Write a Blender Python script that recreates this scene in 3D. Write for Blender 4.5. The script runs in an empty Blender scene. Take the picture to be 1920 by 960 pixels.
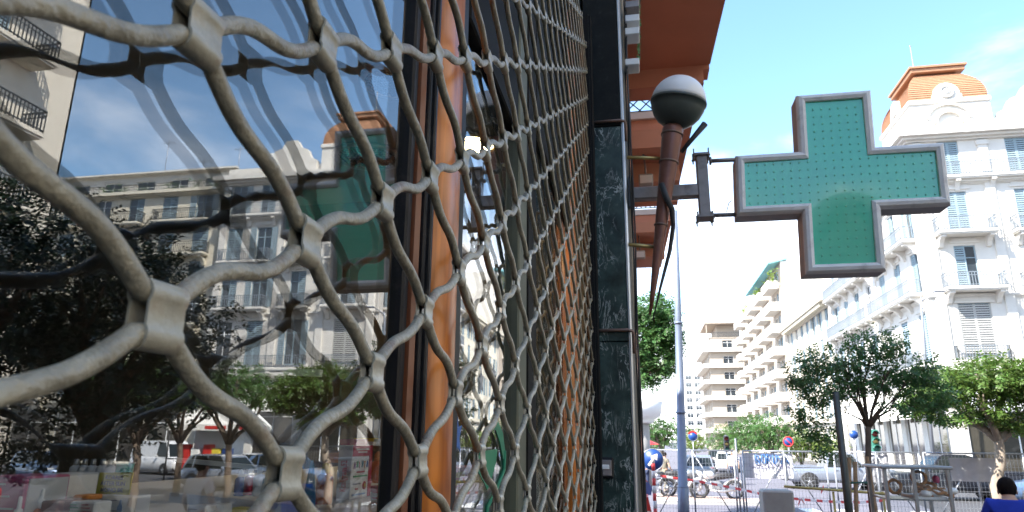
import bpy, bmesh, math, random
import numpy as np
from mathutils import Vector, Matrix
random.seed(7)
rng = np.random.default_rng(7)
S = bpy.context.scene
COL = S.collection
PI = math.pi

# ------------------------------------------------------------------ camera
CAMP = (-0.18601, 0.26227, 0.00864, 1285.8)          # yaw, pitch, roll, focal length in photo pixels (1920 wide)
EYE = np.array([0.0, 0.0, 2.1])
def cam_axes():
    yaw, pitch, roll, _ = CAMP
    f = np.array([math.sin(yaw)*math.cos(pitch), math.cos(yaw)*math.cos(pitch), math.sin(pitch)])
    r0 = np.array([math.cos(yaw), -math.sin(yaw), 0.0]); u0 = np.cross(r0, f)
    r = math.cos(roll)*r0 + math.sin(roll)*u0
    return r, np.cross(r, f), f
CR, CU, CF = cam_axes()
def ray(px, py):
    return CF + (px-960)/CAMP[3]*CR - (py-480)/CAMP[3]*CU
def atx(px, py, x):
    d = ray(px, py); return EYE + d*((x-EYE[0])/d[0])
def aty(px, py, y):
    d = ray(px, py); return EYE + d*((y-EYE[1])/d[1])
def atz(px, py, z):
    d = ray(px, py); return EYE + d*((z-EYE[2])/d[2])

cam_d = bpy.data.cameras.new('camera')
cam = bpy.data.objects.new('camera', cam_d); COL.objects.link(cam)
cam_d.sensor_width = 36.0
cam_d.lens = CAMP[3]/1920*36.0
cam_d.clip_start = 0.02; cam_d.clip_end = 4000
cam_d.dof.use_dof = True; cam_d.dof.focus_distance = 1.3; cam_d.dof.aperture_fstop = 15
M4 = Matrix.Identity(4)
for i in range(3):
    M4[i][0] = CR[i]; M4[i][1] = CU[i]; M4[i][2] = -CF[i]; M4[i][3] = EYE[i]
cam.matrix_world = M4
S.camera = cam

# ------------------------------------------------------------------ sky, sun, exposure
TOSUN = Vector((-0.52, -0.44, 0.74)).normalized()
ELEV = math.asin(TOSUN.z); AZ = math.atan2(TOSUN.x, TOSUN.y)
W = bpy.data.worlds.new('World'); S.world = W; W.use_nodes = True
def build_world():
    nt = W.node_tree; N = nt.nodes; L = nt.links
    N.clear()
    out = N.new('ShaderNodeOutputWorld'); bg = N.new('ShaderNodeBackground')
    sky = N.new('ShaderNodeTexSky'); sky.sky_type = 'NISHITA'; sky.sun_disc = False
    sky.sun_elevation = ELEV; sky.sun_rotation = AZ
    sky.air_density = 1.0; sky.dust_density = 0.6; sky.ozone_density = 1.6
    tc = N.new('ShaderNodeTexCoord'); sep = N.new('ShaderNodeSeparateXYZ')
    L.new(tc.outputs['Generated'], sep.inputs[0])
    add = N.new('ShaderNodeMath'); add.operation = 'ADD'; add.inputs[1].default_value = 0.22
    mx = N.new('ShaderNodeMath'); mx.operation = 'MAXIMUM'; mx.inputs[1].default_value = 0.05
    L.new(sep.outputs['Z'], add.inputs[0]); L.new(add.outputs[0], mx.inputs[0])
    dv = N.new('ShaderNodeVectorMath'); dv.operation = 'DIVIDE'
    cmb = N.new('ShaderNodeCombineXYZ')
    for k in range(3): L.new(mx.outputs[0], cmb.inputs[k])
    L.new(tc.outputs['Generated'], dv.inputs[0]); L.new(cmb.outputs[0], dv.inputs[1])
    mp = N.new('ShaderNodeMapping'); mp.inputs['Location'].default_value = (1.3, 0.55, 0); mp.inputs['Scale'].default_value = (1.0, 0.8, 1.0)
    L.new(dv.outputs[0], mp.inputs[0])
    ns = N.new('ShaderNodeTexNoise'); ns.inputs['Scale'].default_value = 1.7; ns.inputs['Detail'].default_value = 9; ns.inputs['Roughness'].default_value = 0.56
    ns.inputs['Distortion'].default_value = 0.35
    L.new(mp.outputs[0], ns.inputs['Vector'])
    # more cloud towards the horizon
    hz = N.new('ShaderNodeMapRange'); hz.inputs['From Min'].default_value = 0.10; hz.inputs['From Max'].default_value = 0.52
    hz.inputs['To Min'].default_value = 0.16; hz.inputs['To Max'].default_value = -0.19
    L.new(sep.outputs['Z'], hz.inputs['Value'])
    s2 = N.new('ShaderNodeMath'); s2.operation = 'ADD'
    L.new(ns.outputs['Fac'], s2.inputs[0]); L.new(hz.outputs[0], s2.inputs[1])
    rp = N.new('ShaderNodeMapRange'); rp.interpolation_type = 'SMOOTHSTEP'
    rp.inputs['From Min'].default_value = 0.42; rp.inputs['From Max'].default_value = 0.80
    L.new(s2.outputs[0], rp.inputs['Value'])
    mix = N.new('ShaderNodeMix'); mix.data_type = 'RGBA'
    hsv = N.new('ShaderNodeHueSaturation'); hsv.inputs['Saturation'].default_value = 1.08; hsv.inputs['Hue'].default_value = 0.494; L.new(sky.outputs[0], hsv.inputs['Color'])
    L.new(rp.outputs[0], mix.inputs['Factor']); L.new(hsv.outputs[0], mix.inputs['A'])
    mix.inputs['B'].default_value = (7.2, 7.4, 7.8, 1)
    L.new(mix.outputs['Result'], bg.inputs['Color'])
    bg.inputs['Strength'].default_value = 0.15
    L.new(bg.outputs[0], out.inputs[0])
build_world()
sun_d = bpy.data.lights.new('sun', 'SUN'); sun_d.energy = 4.6; sun_d.angle = math.radians(0.55); sun_d.color = (1.0, 0.95, 0.87)
sun = bpy.data.objects.new('sun', sun_d); COL.objects.link(sun)
sun.rotation_euler = (-TOSUN).to_track_quat('-Z', 'Y').to_euler()
S.view_settings.view_transform = 'Standard'; S.view_settings.look = 'None'
S.view_settings.gamma = 1.0; S.view_settings.use_curve_mapping = False
S.view_settings.exposure = 1.85
try:
    S.cycles.max_bounces = 8; S.cycles.transparent_max_bounces = 24; S.cycles.glossy_bounces = 4
    S.cycles.caustics_reflective = False; S.cycles.caustics_refractive = False
except Exception: pass

# ------------------------------------------------------------------ materials
MATS = {}
def mat(name, col, rough=0.6, metal=0.0, var=0.0, vscale=8.0, bump=0.0, bscale=40.0, spec=0.5, stain=None, sscale=2.0, samt=0.5, emit=None, coat=0.0):
    if name in MATS: return MATS[name]
    m = bpy.data.materials.new(name); m.use_nodes = True; MATS[name] = m
    nt = m.node_tree; N = nt.nodes; L = nt.links
    b = N['Principled BSDF']
    b.inputs['Base Color'].default_value = (*col, 1); b.inputs['Roughness'].default_value = rough; b.inputs['Metallic'].default_value = metal
    b.inputs['Specular IOR Level'].default_value = spec; b.inputs['Coat Weight'].default_value = coat
    tc = N.new('ShaderNodeTexCoord')
    last = None
    if var > 0:
        n = N.new('ShaderNodeTexNoise'); n.inputs['Scale'].default_value = vscale; n.inputs['Detail'].default_value = 6; n.inputs['Roughness'].default_value = 0.62
        L.new(tc.outputs['Object'], n.inputs['Vector'])
        mr = N.new('ShaderNodeMapRange'); mr.inputs['From Min'].default_value = 0.25; mr.inputs['From Max'].default_value = 0.75
        mr.inputs['To Min'].default_value = 1-var; mr.inputs['To Max'].default_value = 1+var
        L.new(n.outputs['Fac'], mr.inputs['Value'])
        hs = N.new('ShaderNodeHueSaturation'); hs.inputs['Color'].default_value = (*col, 1)
        L.new(mr.outputs[0], hs.inputs['Value']); last = hs.outputs['Color']
    if stain:
        n2 = N.new('ShaderNodeTexNoise'); n2.inputs['Scale'].default_value = sscale; n2.inputs['Detail'].default_value = 8; n2.inputs['Roughness'].default_value = 0.7
        L.new(tc.outputs['Object'], n2.inputs['Vector'])
        mr2 = N.new('ShaderNodeMapRange'); mr2.inputs['From Min'].default_value = 0.55; mr2.inputs['From Max'].default_value = 0.72
        mr2.inputs['To Max'].default_value = samt
        L.new(n2.outputs['Fac'], mr2.inputs['Value'])
        mx = N.new('ShaderNodeMix'); mx.data_type = 'RGBA'
        L.new(mr2.outputs[0], mx.inputs['Factor'])
        if last: L.new(last, mx.inputs['A'])
        else: mx.inputs['A'].default_value = (*col, 1)
        mx.inputs['B'].default_value = (*stain, 1); last = mx.outputs['Result']
    if last: L.new(last, b.inputs['Base Color'])
    if bump > 0:
        n3 = N.new('ShaderNodeTexNoise'); n3.inputs['Scale'].default_value = bscale; n3.inputs['Detail'].default_value = 5
        L.new(tc.outputs['Object'], n3.inputs['Vector'])
        bp = N.new('ShaderNodeBump'); bp.inputs['Strength'].default_value = bump; bp.inputs['Distance'].default_value = 0.01
        L.new(n3.outputs['Fac'], bp.inputs['Height']); L.new(bp.outputs[0], b.inputs['Normal'])
    if emit:
        b.inputs['Emission Color'].default_value = (*emit[0], 1); b.inputs['Emission Strength'].default_value = emit[1]
    return m

def glass_mat(name, ior, tint=(1, 1, 1), rough=0.0, wavy=0.0, dust=0.0):
    m = bpy.data.materials.new(name); m.use_nodes = True; MATS[name] = m
    nt = m.node_tree; N = nt.nodes; L = nt.links; N.clear()
    out = N.new('ShaderNodeOutputMaterial'); mix = N.new('ShaderNodeMixShader')
    tr = N.new('ShaderNodeBsdfTransparent'); tr.inputs[0].default_value = (*tint, 1)
    gl = N.new('ShaderNodeBsdfGlossy'); gl.inputs['Roughness'].default_value = rough
    lw = N.new('ShaderNodeLayerWeight'); lw.inputs['Blend'].default_value = 0.5
    pw = N.new('ShaderNodeMath'); pw.operation = 'POWER'; pw.inputs[1].default_value = 5.0; L.new(lw.outputs['Facing'], pw.inputs[0])
    fr = N.new('ShaderNodeMath'); fr.operation = 'MULTIPLY_ADD'; fr.inputs[1].default_value = 1-ior; fr.inputs[2].default_value = ior; L.new(pw.outputs[0], fr.inputs[0])
    if wavy:
        tc = N.new('ShaderNodeTexCoord'); n = N.new('ShaderNodeTexNoise'); n.inputs['Scale'].default_value = 3.0; n.inputs['Detail'].default_value = 0
        L.new(tc.outputs['Object'], n.inputs['Vector'])
        bp = N.new('ShaderNodeBump'); bp.inputs['Strength'].default_value = wavy; bp.inputs['Distance'].default_value = 0.01
        L.new(n.outputs['Fac'], bp.inputs['Height']); L.new(bp.outputs[0], gl.inputs['Normal'])
    L.new(fr.outputs[0], mix.inputs[0]); L.new(tr.outputs[0], mix.inputs[1]); L.new(gl.outputs[0], mix.inputs[2])
    if dust:
        tc2 = N.new('ShaderNodeTexCoord'); nd = N.new('ShaderNodeTexNoise'); nd.inputs['Scale'].default_value = 5.0; nd.inputs['Detail'].default_value = 8; nd.inputs['Roughness'].default_value = 0.7
        mpd = N.new('ShaderNodeMapping'); mpd.inputs['Scale'].default_value = (1, 1, .35); L.new(tc2.outputs['Object'], mpd.inputs[0]); L.new(mpd.outputs[0], nd.inputs['Vector'])
        md = N.new('ShaderNodeMapRange'); md.inputs['From Min'].default_value = 0.35; md.inputs['From Max'].default_value = 0.8; md.inputs['To Max'].default_value = dust
        L.new(nd.outputs['Fac'], md.inputs['Value'])
        df = N.new('ShaderNodeBsdfDiffuse'); df.inputs[0].default_value = (.5, .48, .44, 1); m2 = N.new('ShaderNodeMixShader')
        L.new(md.outputs[0], m2.inputs[0]); L.new(mix.outputs[0], m2.inputs[1]); L.new(df.outputs[0], m2.inputs[2]); L.new(m2.outputs[0], out.inputs[0])
    else: L.new(mix.outputs[0], out.inputs[0])
    return m
def glass_dark(name, col=(0.03, 0.04, 0.05)):
    return mat(name, col, rough=0.06, spec=0.9, var=0.35, vscale=0.8)
def leaf_mat(name, col, tr=0.35, var=0.35):
    m = bpy.data.materials.new(name); m.use_nodes = True; MATS[name] = m
    nt = m.node_tree; N = nt.nodes; L = nt.links; N.clear()
    out = N.new('ShaderNodeOutputMaterial'); mix = N.new('ShaderNodeMixShader'); mix.inputs[0].default_value = tr
    b = N.new('ShaderNodeBsdfPrincipled'); b.inputs['Roughness'].default_value = 0.45; t = N.new('ShaderNodeBsdfTranslucent')
    g = N.new('ShaderNodeNewGeometry'); hs = N.new('ShaderNodeHueSaturation')
    mr = N.new('ShaderNodeMapRange'); mr.inputs['To Min'].default_value = 1-var; mr.inputs['To Max'].default_value = 1+var*1.3
    mh = N.new('ShaderNodeMapRange'); mh.inputs['To Min'].default_value = 0.475; mh.inputs['To Max'].default_value = 0.52
    L.new(g.outputs['Random Per Island'], mr.inputs['Value']); L.new(mr.outputs[0], hs.inputs['Value'])
    L.new(g.outputs['Random Per Island'], mh.inputs['Value']); L.new(mh.outputs[0], hs.inputs['Hue'])
    hs.inputs['Color'].default_value = (*col, 1)
    L.new(hs.outputs[0], b.inputs['Base Color'])
    h2 = N.new('ShaderNodeHueSaturation'); h2.inputs['Value'].default_value = 1.5; h2.inputs['Hue'].default_value = 0.485
    L.new(hs.outputs[0], h2.inputs['Color']); L.new(h2.outputs[0], t.inputs[0])
    L.new(b.outputs[0], mix.inputs[1]); L.new(t.outputs[0], mix.inputs[2]); L.new(mix.outputs[0], out.inputs[0])
    return m
def marble_mat(name):
    m = bpy.data.materials.new(name); m.use_nodes = True; MATS[name] = m
    nt = m.node_tree; N = nt.nodes; L = nt.links; b = N['Principled BSDF']; b.inputs['Roughness'].default_value = 0.22; b.inputs['Specular IOR Level'].default_value = 0.22
    tc = N.new('ShaderNodeTexCoord')
    n = N.new('ShaderNodeTexNoise'); n.inputs['Scale'].default_value = 9; n.inputs['Detail'].default_value = 8; n.inputs['Roughness'].default_value = 0.65
    L.new(tc.outputs['Object'], n.inputs['Vector'])
    cr = N.new('ShaderNodeValToRGB'); e = cr.color_ramp.elements
    e[0].position = 0.30; e[0].color = (0.004, 0.007, 0.007, 1); e[1].position = 0.74; e[1].color = (0.055, 0.095, 0.085, 1)
    L.new(n.outputs['Fac'], cr.inputs[0])
    # veins: thin ridges of a stretched, distorted noise
    mpv = N.new('ShaderNodeMapping'); mpv.inputs['Scale'].default_value = (2.2, 1.5, 0.9); mpv.inputs['Rotation'].default_value = (0, 0.75, 0)
    v = N.new('ShaderNodeTexNoise'); v.inputs['Scale'].default_value = 6.5; v.inputs['Detail'].default_value = 7; v.inputs['Roughness'].default_value = 0.62; v.inputs['Distortion'].default_value = 1.6
    L.new(tc.outputs['Object'], mpv.inputs[0]); L.new(mpv.outputs[0], v.inputs['Vector'])
    sb = N.new('ShaderNodeMath'); sb.operation = 'SUBTRACT'; sb.inputs[1].default_value = 0.5; L.new(v.outputs['Fac'], sb.inputs[0])
    ab = N.new('ShaderNodeMath'); ab.operation = 'ABSOLUTE'; L.new(sb.outputs[0], ab.inputs[0])
    mr = N.new('ShaderNodeMapRange'); mr.inputs['From Max'].default_value = 0.022; mr.inputs['To Min'].default_value = 1; mr.inputs['To Max'].default_value = 0
    L.new(ab.outputs[0], mr.inputs['Value'])
    n3 = N.new('ShaderNodeTexNoise'); n3.inputs['Scale'].default_value = 5; n3.inputs['Detail'].default_value = 3
    L.new(tc.outputs['Object'], n3.inputs['Vector'])
    mr3 = N.new('ShaderNodeMapRange'); mr3.inputs['From Min'].default_value = 0.44; mr3.inputs['From Max'].default_value = 0.62
    L.new(n3.outputs['Fac'], mr3.inputs['Value'])
    mu = N.new('ShaderNodeMath'); mu.operation = 'MULTIPLY'; L.new(mr.outputs[0], mu.inputs[0]); L.new(mr3.outputs[0], mu.inputs[1])
    mx = N.new('ShaderNodeMix'); mx.data_type = 'RGBA'; mx.inputs['B'].default_value = (0.55, 0.6, 0.57, 1)
    L.new(mu.outputs[0], mx.inputs['Factor']); L.new(cr.outputs[0], mx.inputs['A']); L.new(mx.outputs['Result'], b.inputs['Base Color'])
    return m
def wood_mat(name, c1, c2):
    m = bpy.data.materials.new(name); m.use_nodes = True; MATS[name] = m
    nt = m.node_tree; N = nt.nodes; L = nt.links; b = N['Principled BSDF']; b.inputs['Roughness'].default_value = 0.35
    b.inputs['Coat Weight'].default_value = 0.3; b.inputs['Coat Roughness'].default_value = 0.2
    tc = N.new('ShaderNodeTexCoord'); mp = N.new('ShaderNodeMapping'); mp.inputs['Scale'].default_value = (22, 22, 1.1)
    L.new(tc.outputs['Object'], mp.inputs[0])
    n = N.new('ShaderNodeTexNoise'); n.inputs['Scale'].default_value = 2.2; n.inputs['Detail'].default_value = 7; n.inputs['Distortion'].default_value = 0.8
    L.new(mp.outputs[0], n.inputs['Vector'])
    cr = N.new('ShaderNodeValToRGB'); e = cr.color_ramp.elements
    e[0].position = 0.3; e[0].color = (*c1, 1); e[1].position = 0.7; e[1].color = (*c2, 1)
    L.new(n.outputs['Fac'], cr.inputs[0]); L.new(cr.outputs[0], b.inputs['Base Color'])
    return m

mat('asphalt', (0.125, 0.12, 0.145), 0.85, var=0.14, vscale=1.5, bump=0.15, bscale=60, stain=(0.08, 0.08, 0.10), sscale=0.35, samt=0.55)
mat('asphalt_shaded', (0.055, 0.055, 0.06), 0.85, var=0.2, vscale=2, bump=0.15, bscale=60)  # asphalt darkened to carry the shade of the mirrored street
mat('paving', (0.095, 0.09, 0.085), 0.8, var=0.12, vscale=3)
mat('kerb', (0.45, 0.44, 0.42), 0.8, var=0.1)
mat('grille_paint', (0.315, 0.285, 0.212), 0.34, var=0.38, vscale=34, bump=0.35, bscale=150, stain=(0.13, 0.055, 0.028), sscale=17, samt=0.9, spec=.55)
mat('collar_paint', (0.37, 0.342, 0.265), 0.32, var=0.22, vscale=40, bump=0.12, bscale=150, stain=(0.24, 0.12, 0.07), sscale=60, samt=0.5)
glass_mat('shop_glass', 0.165, (0.96, 0.97, 0.965), 0.0, 0.006, 0.008)
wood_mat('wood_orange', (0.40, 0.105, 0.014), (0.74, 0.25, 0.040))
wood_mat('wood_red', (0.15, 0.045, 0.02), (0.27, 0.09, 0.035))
mat('dark_metal', (0.009, 0.008, 0.009), 0.5, 0.0, spec=.3, var=0.3, vscale=18, stain=(0.06, 0.055, 0.05), sscale=25, samt=0.6)
mat('black_paint', (0.008, 0.008, 0.008), 0.7, spec=.15, var=.3)
mat('marble_shaded', (0.011, 0.012, 0.011), 0.5, spec=.10, var=.5, vscale=12, stain=(.09, .10, .10), sscale=30, samt=.25)  # pier stone darkened to the tone of its shaded top
mat('aluminium', (0.34, 0.34, 0.34), 0.35, 0.7, var=0.12, vscale=10)
mat('grey_green_metal', (0.13, 0.14, 0.10), 0.6, 0.1, var=0.12)
mat('beige_wall', (0.50, 0.44, 0.36), 0.8, var=0.1, vscale=4, stain=(0.3, 0.26, 0.2), sscale=3)
marble_mat('marble')
mat('rust_pipe', (0.20, 0.13, 0.10), 0.55, 0.5, var=0.25, vscale=20)
mat('orange_render', (0.54, 0.245, 0.155), 0.85, var=0.07, vscale=2.5, bump=0.12, bscale=90, stain=(0.42, 0.18, 0.11), sscale=1.2, samt=0.4)
mat('orange_light', (0.50, 0.24, 0.145), 0.8, var=0.05)
mat('white_plaster', (0.64, 0.61, 0.555), 0.8, var=0.07, vscale=1.2, stain=(0.40, 0.36, 0.29), sscale=0.55, samt=0.5)
mat('cream_plaster', (0.62, 0.57, 0.46), 0.8, var=0.06, vscale=1.2, stain=(0.54, 0.49, 0.40), sscale=0.8, samt=0.4)
mat('pale_plaster', (0.66, 0.60, 0.50), 0.85, var=0.05, vscale=0.5, stain=(0.55, 0.49, 0.40), sscale=0.5, samt=0.4)
mat('brown_plaster', (0.44, 0.375, 0.30), 0.85, var=0.06)
mat('white_paint', (0.78, 0.78, 0.76), 0.5, var=0.03)
mat('grey_concrete', (0.36, 0.35, 0.33), 0.85, var=0.15, vscale=3, bump=0.2, bscale=30, stain=(0.2, 0.19, 0.17), sscale=2)
mat('shutter', (0.27, 0.36, 0.41), 0.6, var=0.08)
mat('shutter_grey', (0.42, 0.42, 0.40), 0.6, var=0.08)
mat('iron', (0.05, 0.055, 0.06), 0.5, 0.4)
mat('iron_light', (0.22, 0.25, 0.28), 0.5, 0.3)
glass_dark('pane_dark'); mat('car_glass', (0.015, 0.02, 0.02), 0.12, spec=.35); glass_dark('shop_dark', (0.05, 0.045, 0.035))
mat('roof_tile', (0.36, 0.185, 0.10), 0.75, var=0.16, vscale=5, stain=(0.36, 0.15, 0.06), sscale=3, samt=0.4)
mat('roof_tile_gold', (0.50, 0.40, 0.13), 0.6, var=0.14, vscale=5)
mat('roof_red', (0.40, 0.09, 0.05), 0.6, var=0.1)
mat('teal_canvas', (0.22, 0.50, 0.55), 0.8, var=0.06)
mat('awning_white', (0.78, 0.76, 0.70), 0.8, var=0.04)
mat('awning_grey', (0.42, 0.42, 0.44), 0.8, var=0.06)
mat('red_paint', (0.55, 0.03, 0.025), 0.45, var=0.08)
mat('cross_green', (0.060, 0.52, 0.33), 0.16, var=0.07, vscale=5, coat=0.7)
mat('led', (0.16, 0.60, 0.42), 0.3, spec=0.7)
mat('cross_frame', (0.74, 0.725, 0.715), 0.42, 0.0, var=0.1, vscale=8, stain=(0.24, 0.21, 0.2), sscale=9, samt=0.5)
mat('cross_side', (0.36, 0.34, 0.34), 0.5, 0.3, var=0.15)
mat('galv_rust', (0.26, 0.23, 0.22), 0.55, 0.5, var=0.2, vscale=15, stain=(0.12, 0.09, 0.08), sscale=12, samt=0.7)
mat('torch_brown', (0.17, 0.062, 0.042), 0.4, 0.15, var=0.25, vscale=10, stain=(0.28, 0.15, 0.09), sscale=14, samt=0.5)
mat('globe_white', (0.80, 0.79, 0.78), 0.3, var=0.05, vscale=5, stain=(0.55, 0.53, 0.5), sscale=7, samt=0.4)
mat('globe_bowl', (0.06, 0.072, 0.066), 0.45, var=0.2)
mat('bark', (0.13, 0.095, 0.07), 0.9, var=0.3, vscale=14, bump=0.6, bscale=30)
mat('bark_light', (0.30, 0.25, 0.20), 0.9, var=0.3, vscale=8, bump=0.5, bscale=20)
mat('stake_wood', (0.34, 0.21, 0.11), 0.8, var=0.25, vscale=12)
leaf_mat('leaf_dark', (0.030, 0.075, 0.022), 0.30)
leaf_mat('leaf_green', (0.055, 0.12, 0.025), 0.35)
leaf_mat('leaf_shaded', (0.014, 0.034, 0.012), 0.15)  # leaf green darkened, the mirrored trees' shade put into the colour
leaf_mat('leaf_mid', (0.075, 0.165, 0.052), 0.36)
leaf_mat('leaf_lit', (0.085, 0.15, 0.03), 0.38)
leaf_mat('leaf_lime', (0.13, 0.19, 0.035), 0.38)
mat('fence_steel', (0.34, 0.36, 0.40), 0.45, 0.6, var=0.1)
mat('sheet_white', (0.70, 0.71, 0.76), 0.7, var=0.05)
mat('sheet_grey', (0.46, 0.46, 0.49), 0.7, var=0.1)
mat('graffiti_blue', (0.05, 0.20, 0.55), 0.6); mat('graffiti_violet', (0.20, 0.16, 0.42), 0.6)
mat('tape_red', (0.62, 0.05, 0.05), 0.5); mat('tape_white', (0.75, 0.72, 0.72), 0.5)
mat('yellow_rail', (0.42, 0.33, 0.10), 0.6, var=0.15)
mat('sign_blue', (0.015, 0.06, 0.24), 0.4, var=0.1)
mat('pole_blue', (0.17, 0.21, 0.29), 0.45, 0.3, var=0.12, vscale=4, stain=(0.3, 0.3, 0.32), sscale=3, samt=0.4)
mat('car_silver', (0.25, 0.28, 0.335), 0.28, 0.35, coat=0.6, var=0.04)
mat('car_black', (0.010, 0.012, 0.018), 0.4, coat=0.1, spec=.3, var=0.1); mat('car_white', (0.72, 0.72, 0.72), 0.3, coat=0.5, var=0.03)
mat('car_blue', (0.10, 0.17, 0.30), 0.3, 0.2, coat=0.5, var=0.05); mat('car_grey', (0.24, 0.26, 0.28), 0.3, 0.4, coat=0.5, var=0.05)
mat('tyre', (0.02, 0.02, 0.02), 0.8, var=0.2); mat('rim', (0.45, 0.46, 0.48), 0.35, 0.7); mat('trim_black', (0.025, 0.025, 0.028), 0.6)
mat('lamp_red', (0.20, 0.01, 0.01), 0.2); mat('lamp_clear', (0.7, 0.7, 0.68), 0.15)
mat('skin', (0.50, 0.30, 0.20), 0.55, var=0.08); mat('hair_dark', (0.010, 0.007, 0.006), 0.85, spec=.15, var=0.4, vscale=60, bump=1.0, bscale=120); mat('hair_grey', (0.5, 0.5, 0.48), 0.6)
mat('cloth_blue', (0.015, 0.045, 0.42), 0.85, var=0.12, vscale=9, bump=0.3, bscale=14); mat('cloth_royal', (0.03, 0.12, 0.42), 0.85, var=0.1)
mat('cloth_navy', (0.02, 0.03, 0.07), 0.85, var=0.1); mat('cloth_black', (0.015, 0.015, 0.016), 0.85, var=0.1); mat('cloth_jeans', (0.22, 0.34, 0.48), 0.85, var=0.15)
mat('cloth_white', (0.62, 0.64, 0.68), 0.85, var=0.06); mat('cloth_olive', (0.17, 0.15, 0.11), 0.85, var=0.15); mat('bag_blue', (0.10, 0.14, 0.34), 0.7, var=0.1)
mat('bread', (0.36, 0.16, 0.05), 0.7, var=0.3, vscale=20, stain=(0.55, 0.36, 0.16), sscale=25, samt=0.6); mat('paper', (0.84, 0.83, 0.80), 0.7, var=0.06)
mat('paper_grey', (0.55, 0.56, 0.57), 0.7, var=0.05)
mat('note_yellow', (0.62, 0.55, 0.05), 0.7, var=0.04); mat('ink', (0.02, 0.02, 0.02), 0.7); mat('ink_grey', (0.25, 0.25, 0.28), 0.7)
mat('pink_box', (0.45, 0.06, 0.18), 0.5, var=0.08); mat('pale_blue_print', (0.25, 0.38, 0.62), 0.6); mat('bottle_orange', (0.60, 0.12, 0.02), 0.25, var=0.05)
mat('red_print', (0.55, 0.02, 0.06), 0.45); mat('yellow_print', (0.72, 0.58, 0.06), 0.5); mat('green_print', (0.06, 0.42, 0.18), 0.5); mat('blue_print', (0.04, 0.15, 0.50), 0.5); mat('purple_print', (0.30, 0.07, 0.40), 0.5)
mat('orange_print', (0.72, 0.24, 0.03), 0.5); mat('teal_tube', (0.08, 0.42, 0.38), 0.3, var=0.05); mat('brown_box', (0.15, 0.025, 0.015), 0.4, var=0.1); mat('cyan_print', (0.05, 0.35, 0.50), 0.4)
mat('poster_green', (0.02, 0.24, 0.12), 0.5, var=0.04)
mat('ceiling_grey', (0.26, 0.26, 0.23), 0.7, var=0.06); mat('lamp_warm', (0.8, 0.6, 0.3), 0.4, emit=((1.0, 0.74, 0.36), 26.0))
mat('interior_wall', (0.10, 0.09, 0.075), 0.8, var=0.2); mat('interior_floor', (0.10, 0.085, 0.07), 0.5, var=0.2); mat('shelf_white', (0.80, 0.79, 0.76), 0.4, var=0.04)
glass_mat('thin_glass', 0.05, (0.97, 0.98, 0.98))
mat('brass', (0.55, 0.40, 0.16), 0.4, 0.8, var=0.1); mat('cable', (0.03, 0.03, 0.03), 0.6)
mat('median_brick', (0.42, 0.30, 0.25), 0.8, var=0.15)
mat('plant_leaf', (0.05, 0.16, 0.04), 0.6, var=0.3)
mat('terracotta', (0.5, 0.2, 0.1), 0.8)
mat('signal_green', (0.03, 0.14, 0.10), 0.5)

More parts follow.
